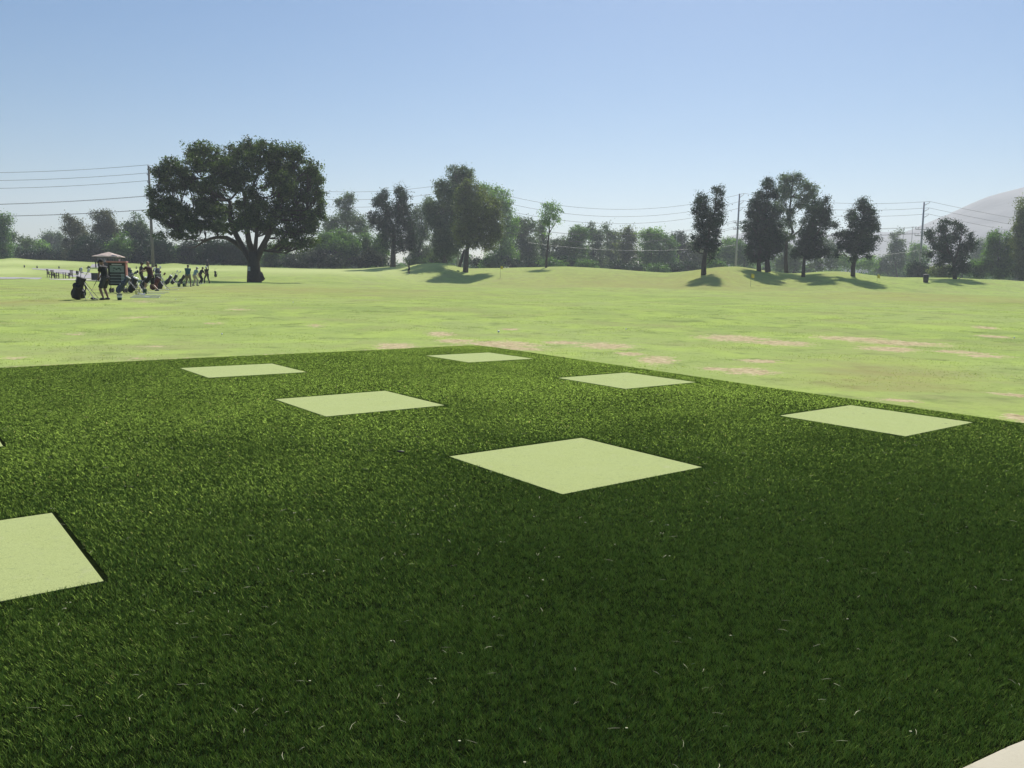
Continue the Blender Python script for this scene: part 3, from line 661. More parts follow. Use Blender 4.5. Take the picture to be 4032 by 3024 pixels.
tree('willowy_tree', 'olive green drooping tree with a dark trunk in front of the central clump', 'tree', Z4, (1272,940), 152, [(1300,265,70,45),(1255,330,65,65),(1350,330,85,70),(1290,430,105,100),(1400,450,110,110),(1490,430,60,60),(1500,540,65,100),(1300,560,110,100),(1420,600,115,100),(1520,640,50,70),(1330,690,90,80),(1450,710,70,70),(1240,640,60,110)], 'olive', group=G_R, gap=.25, dens=2.8, trunk=[([(1272,940),(1278,860),(1285,770),(1300,650),(1320,500),(1310,350)], .55, .12), ([(1225,905),(1245,830),(1262,770)], .3, .2), ([(1290,740),(1370,620),(1430,500)], .22, .08)])
tree('airy_tree', 'pale airy tree showing its top behind the olive drooping tree', 'tree', Z4, (1540,915), 205, [(1430,280,50,40),(1510,300,45,40),(1580,335,45,45),(1560,410,80,65),(1480,380,60,60),(1600,480,60,80),(1620,580,75,90),(1570,700,90,90),(1600,820,90,80),(1500,830,80,70)], 'light', gap=.3, group=G_B)
tree('belt_tree', 'grey green tree right of the olive drooping tree, its crown sloping down to the right', 'tree', Z4, (1700,915), 215, [(1720,550,85,40),(1680,620,80,70),(1770,600,70,60),(1730,700,110,80),(1700,800,110,90),(1790,780,60,90),(1750,870,90,50)], 'gray', group=G_B)
tree('slender_tree', 'slender see-through tree with a long bare leaning trunk right of the central clump', 'tree', Z4, (1910,915), 160, [(1915,425,40,35),(1975,450,50,45),(2010,490,30,45),(1900,480,28,40),(1960,520,50,50),(1920,560,40,45),(1985,570,40,35),(1935,625,35,35)], 'light', dens=1.4, gap=.5, trunk=[([(1910,915),(1915,830),(1925,720),(1937,620),(1935,540),(1955,450)], .26, .05), ([(1937,640),(1990,540)], .09, .03), ([(1935,600),(1905,500)], .08, .03)], group=G_R)
tree('belt_tree', 'small grey tree seen behind the slender bare trunk', 'tree', Z4, (1880,912), 225, [(1870,590,55,55),(1880,680,55,70),(1990,720,60,50),(2050,740,50,70),(1880,800,80,80),(1990,820,80,80),(2070,840,60,70)], 'gray', group=G_B, gap=.35)
# right belt
tree('belt_tree', 'hazy green tree with a domed crown at the left end of the long belt', 'tree', Z5, (170,1115), 225, [(230,700,75,45),(180,740,70,60),(270,760,60,70),(200,830,110,80),(120,880,90,90),(230,920,80,90),(130,1020,110,80),(40,960,60,90),(230,1050,100,60)], 'mid', group=G_B)
tree('belt_tree', 'hazy grey tree with a single thin tip in the long belt', 'tree', Z5, (380,1130), 235, [(345,640,18,25),(360,690,45,45),(420,770,80,70),(350,770,60,70),(410,880,100,90),(340,980,100,90),(420,1050,100,70)], 'gray', group=G_B, gap=.3)
tree('belt_tree', 'hazy lilac grey tree with a pointed tip, second spire of the long belt', 'tree', Z5, (560,1140), 245, [(512,680,30,40),(530,750,60,50),(600,770,70,50),(600,850,100,80),(540,940,100,80),(600,1010,110,80),(520,1070,110,60)], 'gray', group=G_B, gap=.3)
tree('belt_tree', 'hazy olive tree with wispy uneven top in the middle of the long belt', 'tree', Z5, (740,1155), 232, [(770,695,45,25),(740,750,80,50),(810,770,50,60),(740,850,110,80),(700,950,100,90),(790,980,90,90),(720,1070,120,70)], 'olive', group=G_B)
tree('belt_tree', 'sunlit broad domed tree, widest crown of the long belt', 'tree', Z5, (1000,1170), 228, [(1010,730,110,35),(950,770,80,60),(1080,780,70,70),(1010,850,130,80),(950,950,110,90),(1070,950,90,90),(960,1060,130,80),(1080,1080,100,70)], 'light', group=G_B)
tree('belt_tree', 'low crowned belt tree between the domed tree and the small round topped one', 'tree', Z5, (1190,1175), 226, [(1170,820,70,50),(1220,860,60,60),(1180,930,110,80),(1170,1040,120,90),(1240,1100,90,60)], 'mid', group=G_B)
tree('belt_tree', 'dark round topped tree beside the small crossarm pole', 'tree', Z5, (1320,1170), 240, [(1310,765,70,35),(1290,800,60,50),(1350,800,50,45),(1330,890,100,60),(1320,980,110,80),(1340,1080,120,80)], 'dark', group=G_B)
tree('belt_tree', 'hazy belt tree half hidden by the double poplar', 'tree', Z5, (1450,1160), 238, [(1430,880,70,50),(1480,930,90,80),(1450,1030,110,90),(1560,1000,90,100),(1620,1060,90,70)], 'olive', group=G_B)
tree('belt_tree', 'pale hazy tree between the double poplar and the pole with angled arms', 'tree', Z5, (1850,1125), 240, [(1830,820,60,35),(1880,870,80,60),(1800,930,90,80),(1900,970,90,90),(1820,1040,110,80),(1720,1000,80,90)], 'light', group=G_B)
tree('belt_tree', 'hazy tree at the foot of the pole with angled arms', 'tree', Z5, (2010,1125), 236, [(1960,850,50,40),(2000,920,80,70),(1980,1010,100,90),(2080,1030,80,90),(2060,950,50,70)], 'mid', group=G_B)
tree('poplar', 'tall double topped poplar with a dark trunk alone on the grass slope', 'tree', Z5, (1576,1190), 126, [(1540,340,32,50),(1515,400,35,45),(1600,380,38,50),(1710,262,28,48),(1768,275,24,50),(1735,370,60,65),(1560,450,75,60),(1490,500,38,50),(1740,480,65,80),(1640,520,60,70),(1570,560,80,70),(1750,600,55,60),(1670,620,80,70),(1590,680,90,70),(1710,720,60,70),(1510,640,35,50),(1600,790,90,70),(1540,860,80,60),(1640,900,80,70),(1690,850,60,80),(1490,930,50,35),(1670,980,50,60),(1480,780,30,40)], 'dark', trunk=[([(1578,1195),(1580,1080),(1595,960),(1610,860),(1640,700),(1700,500),(1715,320)], .44, .05), ([(1605,880),(1580,700),(1550,500),(1540,360)], .18, .04)], group=G_R, dens=2.6, gap=.3)
tree('spreading_tree', 'rear tall tree whose bright rounded top is the highest of the right hand group', 'tree', Z6, (850,1345), 150, [(850,300,75,45),(940,290,80,50),(880,380,100,70),(1000,370,85,65),(1110,400,75,60),(1150,470,45,60),(800,480,80,70),(920,480,70,60),(1060,500,90,60),(790,600,70,60),(860,680,60,60),(850,800,60,70),(810,920,70,60),(890,950,60,40),(1040,590,60,40),(960,590,40,50)], 'gray', trunk=[([(850,1345),(840,1200),(850,1000),(920,900),(880,700),(900,500),(920,330)], .4, .06), ([(850,1000),(1000,880),(1080,760)], .2, .08)], group=G_R, gap=.36)
tree('full_tree', 'broad dark tree at the left of the right hand group with twin trunks', 'tree', Z6, (540,1340), 138, [(660,330,50,45),(630,400,70,50),(560,490,70,60),(690,480,80,60),(500,580,65,60),(610,600,110,70),(440,700,50,60),(540,700,110,80),(700,690,90,80),(460,830,80,80),(600,820,130,90),(740,830,90,90),(500,950,100,90),(640,960,130,90),(770,970,80,70),(560,1060,120,80),(700,1070,110,80),(610,1170,120,55),(440,1110,50,70),(500,1190,60,50)], 'dark', trunk=[([(540,1345),(535,1230),(560,1050),(600,800),(640,500)], .42, .08), ([(640,1345),(640,1200),(650,1000)], .5, .25)], group=G_R, dens=3.3, gap=.2)
tree('full_tree', 'dark tree on a single short trunk in the middle of the right hand group', 'tree', Z6, (1038,1400), 136, [(1285,545,42,42),(1190,590,80,60),(1120,680,90,80),(1250,680,75,70),(1300,740,45,60),(1140,800,110,80),(1260,800,70,60),(1370,820,55,28),(1070,920,90,80),(1200,930,110,80),(1060,1040,110,80),(1190,1050,115,85),(1110,1150,120,60),(980,1130,60,60),(1260,1120,60,60)], 'dark', trunk=[([(1038,1405),(1042,1300),(1050,1200),(1090,1000),(1150,800),(1200,620)], .34, .07)], group=G_R, dens=3.2, gap=.2)
tree('full_tree', 'dark rounded tree with a bent trunk standing apart right of the group', 'tree', Z6, (1600,1372), 134, [(1695,545,45,32),(1650,600,60,55),(1760,630,75,65),(1840,680,35,50),(1640,710,75,70),(1760,750,90,75),(1570,800,40,70),(1830,850,50,60),(1690,860,120,85),(1560,930,100,60),(1450,930,60,45),(1780,970,105,75),(1650,1030,130,80),(1500,1040,110,70),(1440,1130,45,45),(1870,980,45,40),(1750,1080,90,45),(1600,1120,110,40),(1560,1200,35,35),(1750,1170,35,25)], 'dark', trunk=[([(1600,1375),(1598,1290),(1625,1190),(1650,1080),(1690,900),(1710,700)], .40, .07), ([(1625,1190),(1560,1080),(1500,980)], .18, .06)], group=G_R, dens=2.9, gap=.27)
tree('belt_tree', 'hazy tree between the dark trees of the right hand group, seen below their crowns', 'tree', Z6, (900,1365), 232, [(860,1080,80,70),(900,1160,90,80),(830,1230,100,80),(960,1250,90,90),(1330,1010,80,60),(1360,1100,70,80),(1240,1260,110,80),(1380,1240,80,90)], 'gray', group=G_B)
tree('belt_tree', 'hazy low tree behind the bent trunk of the rounded tree', 'tree', Z6, (1500,1345), 245, [(1480,1200,80,70),(1540,1260,90,70),(1700,1260,110,60),(1800,1240,80,80)], 'light', group=G_B)
# far right
tree('hazy_tree', 'hazy grey tree with a stepped crown left of the rightmost tall pole', 'tree', Z7, (290,1295), 265, [(278,715,30,32),(250,775,45,45),(345,840,45,35),(270,870,85,60),(220,940,60,60),(320,960,70,60),(230,1040,110,70),(120,1090,90,80),(330,1100,80,80),(190,1180,160,90),(60,1190,80,80)], 'gray', gap=.2, group=G_B)
tree('hazy_tree', 'pale sunlit hazy tree directly behind the rightmost tall pole', 'tree', Z7, (520,1300), 275, [(530,930,80,70),(470,1020,90,80),(620,980,60,80),(560,1090,100,80),(430,1130,90,70)], 'light', gap=.2, group=G_B)
tree('evergreen_bush', 'dark bush at the foot of the rightmost tall pole', 'bush', Z7, (560,1305), 180, [(530,1150,80,70),(600,1200,80,80),(470,1210,80,80),(650,1230,50,60),(560,1260,120,50)], 'dark', group='bushes behind the right hand mounds', branches=False, dens=3)
tree('full_tree', 'wide dark tree with three ragged peaks right of the rightmost tall pole', 'tree', Z7, (1030,1308), 144, [(870,580,60,40),(830,640,38,38),(1070,590,60,45),(900,670,75,65),(1090,670,65,65),(690,730,65,40),(735,700,22,30),(1195,755,40,42),(740,800,70,50),(850,800,70,65),(1060,790,95,75),(1210,850,60,60),(1240,900,40,60),(930,880,110,75),(760,900,60,60),(1120,920,120,80),(980,980,120,80),(1150,1030,95,70),(880,1060,80,50),(720,1010,50,60),(1080,1120,105,80),(780,1110,55,45),(1160,1190,80,80),(1010,1220,60,60)], 'dark', group=G_R, gap=.28, trunk=[([(1030,1312),(1030,1200),(1000,1060),(930,940),(900,760)], .38, .08), ([(1005,1080),(900,980),(780,880)], .16, .06), ([(1020,1120),(1060,900),(1080,680)], .2, .06)])
tree('pale_shrub', 'pale olive shrub under the three peaked tree beside the dark bin', 'shrub', Z7, (870,1300), 165, [(880,1180,90,50),(800,1220,90,70),(920,1240,90,60),(850,1270,130,40)], 'olive', group='bushes behind the right hand mounds', branches=False, dens=3)
tree('belt_tree', 'green bushy tree filling the right side below the big hill', 'tree', Z7, (1600,1330), 166, [(1620,740,70,50),(1700,780,70,60),(1540,800,70,60),(1480,800,40,35),(1600,880,120,80),(1720,900,90,90),(1530,980,100,80),(1680,1020,130,90),(1570,1100,120,90),(1700,1150,130,100),(1430,1140,90,80),(1600,1230,170,80)], 'mid', group=G_B, dens=3.1, gap=.2)
tree('evergreen_bush', 'low dark bush between the three peaked tree and the bushy tree at the right', 'bush', Z7, (1300,1318), 168, [(1320,1120,90,60),(1260,1180,90,80),(1380,1190,90,80),(1310,1260,130,50)], 'mid', group='bushes behind the right hand mounds', branches=False, dens=3)
tree('hazy_tree', 'faint grey distant tree seen over the low dark bush at the right', 'tree', Z7, (1330,1310), 300, [(1340,830,40,30),(1370,890,100,45),(1290,940,80,60),(1370,1000,110,70),(1290,1050,90,60)], 'gray', group=G_B)
tree('leafy_tree', 'tall brownish green tree cut off by the right border', 'tree', Z7, (1900,1345), 160, [(1950,330,60,60),(1880,430,60,60),(1950,500,80,90),(1870,540,45,70),(1900,650,80,90),(1980,700,90,110),(1860,760,40,50),(1880,830,90,90),(1960,950,100,120),(1850,990,70,90),(1900,1130,110,110),(2000,1180,90,130),(1850,1240,110,80)], 'olive', group=G_R, dens=3, gap=.25)
# low dark growth below the central belt
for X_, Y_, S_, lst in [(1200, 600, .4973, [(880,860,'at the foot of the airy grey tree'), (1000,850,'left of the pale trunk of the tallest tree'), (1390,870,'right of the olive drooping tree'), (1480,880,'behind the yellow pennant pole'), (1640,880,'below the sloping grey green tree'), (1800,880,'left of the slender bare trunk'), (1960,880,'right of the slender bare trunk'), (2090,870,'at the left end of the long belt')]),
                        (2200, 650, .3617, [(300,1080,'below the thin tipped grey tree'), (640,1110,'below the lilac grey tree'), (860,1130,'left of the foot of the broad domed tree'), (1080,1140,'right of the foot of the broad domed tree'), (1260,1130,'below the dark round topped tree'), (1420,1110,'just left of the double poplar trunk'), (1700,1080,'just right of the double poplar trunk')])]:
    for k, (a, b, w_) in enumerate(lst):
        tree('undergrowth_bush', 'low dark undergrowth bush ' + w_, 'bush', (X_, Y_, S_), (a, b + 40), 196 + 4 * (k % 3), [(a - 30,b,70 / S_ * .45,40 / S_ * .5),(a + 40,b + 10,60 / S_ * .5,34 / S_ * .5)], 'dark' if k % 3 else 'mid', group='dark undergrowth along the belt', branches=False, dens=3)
# far continuous wood that closes every gap
def far_wood():
    Vs = []; Fs = []; Ts = []; off = 0
    for i, px in enumerate(np.arange(-500, 4700, 62)):
        D = 315 + 25 * math.sin(i * 1.7); p = g(px, D, 1050); h = (7 + 3 * math.sin(i * .9) + 1.5 * math.sin(i * 2.3)) * (1.0 if px > 700 else .8)
        if 3380 < px < 3520: h *= .6
        V, F, t_ = leaf_cloud([(0, h * .35, 5.5, h * .4), (2, h * .7, 3.6, h * .35), (-2.5, h * .6, 3.4, h * .35)], .75, 2.2, 1, 1.6, .15)
        V = V + np.array([p.x, p.y, p.z - .5]); Vs.append(V); Fs.append(F + off); Ts.append(t_); off += len(V)
    o = np_mesh('far_woodland', np.concatenate(Vs), np.concatenate(Fs), LEAF['mid'], attr={'tint': ('FACE', np.concatenate(Ts))})
    tag(o, 'distant hazy mass of woodland closing the view behind the separate trees', 'woodland', kind='stuff')
far_wood()
print('leaves', NLEAF[0])
#@@PART3
# ------------------------------------------------------------------ paths
def ribbon(name, pts, mat, lift=.03, sub=14):
    P = [hit(a, b, 20, 240) for a, b in pts]; Q = [hit(c, d, 20, 240) for c, d in pts2[name]]
    V = []; n = (len(P) - 1) * sub + 1
    for i in range(n):
        k = min(i // sub, len(P) - 2); t = i / sub - k
        for j in range(5):
            a = P[k] * (1 - t) + P[k + 1] * t; b = Q[k] * (1 - t) + Q[k + 1] * t; q = a * (1 - j / 4) + b * (j / 4)
            V.append((q[0], q[1], float(ground(q[0], q[1])) + lift))
    F = [(i * 5 + j, i * 5 + j + 1, i * 5 + j + 6, i * 5 + j + 5) for i in range(n - 1) for j in range(4)]
    tag(MB().add(V, F).build(name, mat, smooth=True), kind='structure')
asph = plain('path_concrete', (.29, .28, .29), .9, .12, .4, bump=.05)
pts2 = {'cart_path': [(126, 1060), (190, 1066), (250, 1080), (300, 1093), (345, 1097), (400, 1099), (430, 1101)],
        'front_path': [(-60, 1100), (60, 1099), (165, 1097)], 'rear_path': [(355, 1053), (395, 1054), (440, 1055)], 'kerb_path': [(195, 1101), (300, 1104), (420, 1106), (560, 1108)]}
ribbon('cart_path', [(126, 1057), (200, 1059), (262, 1063), (320, 1070), (360, 1075), (390, 1080), (430, 1086)], asph)
ribbon('front_path', [(-60, 1091), (60, 1092), (165, 1094)], asph)
ribbon('rear_path', [(362, 1041), (395, 1040), (440, 1041)], asph)
ribbon('kerb_path', [(195, 1097.5), (300, 1099), (420, 1101), (560, 1103)], plain('kerb_concrete', (.42, .41, .33), .9, .1, .6))

# ------------------------------------------------------------------ poles and wires
WOODP = bark('pole_weathered', (.16, .15, .15)); STEEL = plain('pole_steel', (.34, .33, .36), .55, .1, metal=.3)
def pole(name, label, top, bot, D, r0, r1, mat, arms=(), cross=(), parent_label=None, hidden=False):
    b = at(bot[0], bot[1], D); zt = at(top[0], top[1], D); gz = float(ground(b[0], b[1]))
    o = empty(name, (b[0], b[1], gz)); tag(o, label, 'utility pole', 'tall poles carrying the power lines')
    T = Vector((zt[0] - b[0], 0, zt[2] - gz)); T.x = T.x * (T.z / max(T.z - 0, .1))
    MB().tube([(0, 0, -.4), tuple(T * .5), tuple(T)], [r0, (r0 + r1) / 2, r1], 12).build('shaft', mat, o, smooth=True)
    m = D / FPX; att = []
    for (py, dx, dy) in arms:
        z = at(bot[0], py, D)[2] - gz; c = T * (z / T.z); e = c + Vector((dx * m, -.1, dy * m)); mb = MB()
        mb.tube([tuple(c + Vector((0, 0, -.25))), tuple(e)], [.09, .05], 6); mb.tube([tuple(e), tuple(e + Vector((0, 0, .28)))], [.06, .06], 6)
        mb.build('arm', mat, o); att.append(Vector((b[0], b[1], gz)) + e + Vector((0, 0, .28)))
    for (py, x0, x1) in cross:
        z = at(bot[0], py, D)[2] - gz; c = T * (z / T.z); mb = MB()
        mb.box(tuple(c + Vector(((x0 + x1) / 2 * m, -.3, 0))), (abs(x1 - x0) * m, .14, .16))
        for q in (x0, x0 * .6, x1 * .6, x1): mb.tube([tuple(c + Vector((q * m, -.3, .08))), tuple(c + Vector((q * m, -.3, .55)))], [.05, .07], 6)
        mb.build('crossarm', mat, o); att.append(Vector((b[0], b[1], gz)) + c + Vector((x0 * m * .8, -.3, .55)))
        att.append(Vector((b[0], b[1], gz)) + c + Vector((x1 * m * .8, -.3, .55)))
    return att
A1 = pole('utility_pole', 'tall dark wooden pole rising just left of the big spreading tree', (585, 653), (603, 1052), 150, .30, .17, WOODP, arms=[(656, -2, 0), (688, -6, 0), (718, -6, 0)], cross=[(784, -11, 11), (838, -9, 9)])
A2 = pole('utility_pole', 'grey pole with three angled arms between the poplar and the dark tree group', (2912, 763), (2896, 1062), 205, .30, .17, STEEL, arms=[(775, 16, 9), (803, 16, 9), (829, 16, 9)], cross=[(878, -17, 16), (903, -18, 15)])
A3 = pole('utility_pole', 'grey pole with three angled arms before the big hill at the right', (3639, 796), (3619, 1095), 186, .29, .16, STEEL, arms=[(805, 20, 7), (829, 18, 6), (853, 18, 6)], cross=[(903, -29, 20), (928, -30, 10)])
AM = pole('utility_pole', 'pole hidden behind the tallest central trees where the wires peak', (1800, 712), (1805, 1060), 192, .28, .16, STEEL, arms=[(722, 6, 0), (752, 6, 0), (782, 6, 0)], cross=[(850, -11, 11), (880, -9, 9)])
def far_end(px, py, D): return Vector(at(px, py, D))
WM = plain('wire_aluminium', (.05, .05, .06), .8, .05)
WL = plain('wire_cable_pale', (.45, .45, .45), .5, .05)
def wire(a, b, sag, label, r=.032, mat=WM, n=28):
    L = [a.lerp(b, i / n) - Vector((0, 0, sag * 4 * (i / n) * (1 - i / n))) for i in range(n + 1)]
    o = MB().tube([tuple(q) for q in L], r, 5, cap=False).build('power_line', mat); tag(o, label, 'power line', 'wires strung between the tall poles')
nm = ['top', 'second', 'third', 'fourth', 'lowest']
yl = [700, 722, 745, 800, 838]
for i in range(3):
    ys_l = [676, 706, 738][i]
    wire(far_end(-900, ys_l - 30, 150), A1[i], 1.5, nm[i] + ' wire leaving the dark wooden pole towards the left border')
    wire(A1[i], AM[i], 3.4, nm[i] + ' wire between the dark wooden pole and the tallest central trees')
    wire(AM[i], A2[i], 5.0, nm[i] + ' wire sagging from the tallest central trees to the poplar side pole')
    wire(A2[i], A3[i], 1.3, nm[i] + ' wire between the two grey poles at the right')
    wire(A3[i], far_end(4900, 905 + i * 28, 330), 4.0, nm[i] + ' wire running off to the right across the big hill')
for i, k in ((3, 0), (4, 1)):
    for j in (0, 1):
        ia = 3 + 2 * k + j; w2 = ('rear strand' if j else 'front strand')
        wire(far_end(-900, [800, 836][k] - 10 + 3 * j, 150), A1[ia], 1.2, f'{nm[i]} pair of wires left of the dark wooden pole, {w2}', r=.026)
        wire(A1[ia], AM[ia], 3.2, f'{nm[i]} pair of wires from the dark wooden pole to the centre, {w2}', r=.026)
        wire(AM[ia], A2[ia], 4.4, f'{nm[i]} pair of wires above the long hazy belt, {w2}', r=.026)
        wire(A2[ia], A3[ia], 1.2, f'{nm[i]} pair of wires between the right hand poles, {w2}', r=.026)
wire(Vector(at(2080, 955, 190)), Vector(at(2895, 965, 204)), 1.6, 'low pale cable catching the sun in front of the long hazy belt', r=.024, mat=WL)
wire(Vector(at(3260, 990, 200)), Vector(at(3616, 985, 186)), 1.0, 'low pale cable ending at the rightmost tall pole', r=.024, mat=WL)
def small_pole(px, ytop, ybot, D, bar, label):
    b = g(px, D, ybot); zt = at(px, ytop, D)[2] - b.z; o = empty('lamp_mast', b); tag(o, label, 'pole', 'thin distant masts in the haze')
    MB().tube([(0, 0, -.3), (0, 0, zt)], [.14, .1], 8).build('shaft', STEEL, o)
    w = bar * D / FPX; mb = MB().box((0, 0, zt - .1), (w, .12, .14))
    for q in (-.45, -.15, .15, .45): mb.tube([(w * q, 0, zt), (w * q, 0, zt + .35)], [.05, .07], 6)
    mb.build('crossarm', STEEL, o)
small_pole(2659, 911, 1060, 236, 44, 'small distant pole with a straight crossarm above the belt trees')
small_pole(3545, 901, 1080, 330, 6, 'thin distant mast left of the rightmost tall pole')
small_pole(3579, 896, 1080, 330, 6, 'slightly taller thin mast nearest the rightmost tall pole')

# ------------------------------------------------------------------ people
SKIN = {'tan': plain('skin_tan', (.22, .125, .085), .55, .06), 'fair': plain('skin_fair', (.38, .24, .18), .55, .06), 'brown': plain('skin_brown', (.17, .095, .065), .55, .06)}
def cloth(name, c): return plain('cloth_' + name, c, .85, .15, 9)
def ik(a, b, l1, l2, bend):
    d = b - a; L = min(max(d.length, .05), (l1 + l2) * .999); dn = d.normalized()
    x = (l1 * l1 - l2 * l2 + L * L) / (2 * L); h = math.sqrt(max(0, l1 * l1 - x * x))
    p = (bend - dn * bend.dot(dn))
    if p.length < 1e-4: p = Vector((1, 0, 0))
    return a + dn * x + p.normalized() * h, a + dn * L
def person(label, loc, face, H=1.76, lean=0, side=0, feet=((-.13, 0), (.13, 0)), hands=((-.25, .1, .85), (.25, .1, .85)), skin='tan', shirt=('black', (.012, .012, .014)),
           low=('black', (.02, .02, .022)), legs='shorts', head_pitch=0, hat=None, hair=(.02, .015, .012), shoes=(.6, .6, .6), group='golfers practising along the tee line', fine=.015, build=1.0, turn=0, legwear=None, glove=None):
    """local frame: +Y is where the person faces; lengths in metres for a height of 1.76"""
    s = H / 1.76; V = lambda x, y, z: Vector((x, y, z)) * s
    o = empty('person', loc, face); tag(o, label, 'person', group)
    FZ = .085; hipz = .93
    fl = [V(f[0], f[1], FZ + (f[2] if len(f) > 2 else 0)) for f in feet]
    span = max(abs(feet[0][1] - feet[1][1]), abs(feet[0][0] - feet[1][0]))
    hip = V((feet[0][0] + feet[1][0]) / 2, (feet[0][1] + feet[1][1]) / 2 - .10 * math.sin(lean), hipz - .06 * abs(math.sin(lean)) - .10 * max(0, span - .3))
    up = Vector((math.sin(side), math.sin(lean) * math.cos(side), math.cos(lean) * math.cos(side)))
    fw = Vector((0, math.cos(lean), -math.sin(lean))); rt = Vector((math.cos(side), 0, -math.sin(side)))
    if turn: rt = (rt * math.cos(turn) + fw * math.sin(turn)).normalized()
    sp = [hip + up * (q * s) for q in (0, .17, .34, .48)]; neck = hip + up * (.56 * s)
    hu = Vector((up.x, math.sin(lean * .6 + head_pitch), math.cos(lean * .6 + head_pitch))).normalized(); head = neck + hu * (.16 * s)
    Mh = Matrix((rt, hu.cross(rt).normalized(), hu)).transposed(); hf = hu.cross(rt).normalized()
    if hf.dot(fw) < 0: hf = -hf
    Mh = Matrix((rt, hf, hu)).transposed()
    B = MB(); b_ = build
    B.tube([hip - up * .1 * s, sp[0], sp[1], sp[2], sp[3], neck - up * .03 * s], [.11 * b_ * s, .155 * b_ * s, .135 * b_ * s, .155 * b_ * s, .15 * s, .06 * s], 12, flat=.75)
    B.tube([neck - up * .06 * s, head], [.062 * s, .052 * s], 8)
    B.ball(head, (.078 * s, .096 * s, .118 * s), 12, 10, Mh); B.ball(head + hf * .035 * s - hu * .06 * s, (.055 * s, .06 * s, .055 * s), 8, 6, Mh)
    B.tube([head + hf * .085 * s + hu * .015 * s, head + hf * .118 * s - hu * .022 * s], [.012 * s, .02 * s], 6)
    B.tube([head + hf * .088 * s - hu * .052 * s - rt * .02 * s, head + hf * .088 * s - hu * .052 * s + rt * .02 * s], [.012 * s, .012 * s], 6)
    for e in (-1, 1): B.ball(head + rt * e * .078 * s - hu * .005 * s, (.014 * s, .024 * s, .034 * s), 6, 5, Mh)
    S = MB(); L = MB(); K = MB()
    S.tube([hip - up * .06 * s, sp[0] + up * .04 * s, sp[1], sp[2], sp[3], neck - up * .05 * s, neck - up * .01 * s], [.165 * b_ * s, .172 * b_ * s, .158 * b_ * s, .175 * b_ * s, .168 * s, .10 * s, .07 * s], 14, flat=.76)
    for e, hd in zip((-1, 1), hands):
        sh = sp[3] + rt * (e * .185 * s) + up * .02 * s; hp = V(*hd)
        el, wr = ik(sh, hp, .29 * s, .26 * s, Vector((e * .6, -.8, -.5)))
        B.tube([sp[3] + rt * e * .08 * s, sh, sh.lerp(el, .5), el], [.06 * s, .058 * s, .047 * s, .038 * s], 8); B.tube([el, el.lerp(wr, .4), wr], [.04 * s, .037 * s, .024 * s], 8)
        S.tube([sp[3] + rt * e * .06 * s, sh, sh.lerp(el, .75)], [.075 * s, .075 * s, .07 * s], 10)
        dr = (wr - el).normalized(); cr = dr.cross(fw).normalized() if abs(dr.dot(fw)) < .95 else rt; pn = dr.cross(cr)
        pm = wr + dr * .05 * s; B.tube([wr, pm, wr + dr * .09 * s], [.026 * s, .040 * s, .034 * s], 8, flat=.6)
        for f, (off, ln) in enumerate([(-.03, .065), (-.010, .078), (.011, .074), (.031, .055)]):
            a = wr + dr * .088 * s + cr * off * s; k1 = a + dr * ln * .45 * s + pn * .012 * s; k2 = k1 + (dr * .6 + pn * .8).normalized() * ln * .55 * s
            B.tube([a, k1, k2], [.0095 * s, .009 * s, .0075 * s], 5)
        a = wr + dr * .03 * s - cr * .03 * s; B.tube([a, a - cr * .03 * s + dr * .03 * s, a - cr * .032 * s + dr * .058 * s + pn * .01 * s], [.012 * s, .011 * s, .009 * s], 5)
        if glove == e: K.tube([wr - dr * .01 * s, wr + dr * .05 * s, wr + dr * .12 * s], [.034 * s, .048 * s, .036 * s], 8)
    for e, ft in zip((-1, 1), fl):
        hj = hip + Vector((e * .09 * s, 0, -.04 * s)); kn, an = ik(hj, ft, .43 * s, .43 * s, Vector((e * .1, 1, .1)))
        B.tube([hip + Vector((e * .06 * s, 0, 0)), hj, hj.lerp(kn, .5), kn], [.10 * s, .092 * b_ * s, .078 * s, .056 * s], 10); B.tube([kn, kn.lerp(an, .35), an], [.057 * s, .057 * s, .037 * s], 8)
        B.tube([an + Vector((0, -.03, -.03)) * s, an + Vector((0, .12, -.05)) * s], [.036 * s, .03 * s], 8)
        if legs == 'shorts': L.tube([hip + Vector((e * .06 * s, 0, .06 * s)), hj, hj.lerp(kn, .5), hj.lerp(kn, .92)], [.14 * b_ * s, .118 * b_ * s, .105 * s, .098 * s], 10)
        else: L.tube([hip + Vector((e * .06 * s, 0, .06 * s)), hj, hj.lerp(kn, .5), kn, kn.lerp(an, .4), an], [.14 * b_ * s, .115 * b_ * s, .095 * s, .075 * s, .074 * s, .066 * s], 10)
        sb = MB(); sb.tube([an + Vector((0, -.06, -.035)) * s, an + Vector((0, .03, -.03)) * s, an + Vector((0, .13, -.045)) * s, an + Vector((0, .185, -.055)) * s], [.045 * s, .05 * s, .046 * s, .028 * s], 8)
        sb.build('shoe', plain('shoe_%d' % int(shoes[0] * 100), shoes, .5, .1), o, smooth=True)
    B.build('body', SKIN[skin], o, remesh=fine)
    S.build('shirt', cloth(*shirt), o, remesh=fine * 1.15); L.build('shorts' if legs == 'shorts' else 'trousers', cloth(*low), o, remesh=fine * 1.15)
    if K.v: K.build('glove', cloth('glove_white', (.7, .7, .7)), o, smooth=True)
    hm = plain('hair_%d' % int(hair[0] * 1000), hair, .8, .2)
    MB().ball(head - hf * .012 * s + hu * .022 * s, (.084 * s, .096 * s, .108 * s), 12, 9, Mh).build('hair', hm, o, smooth=True)
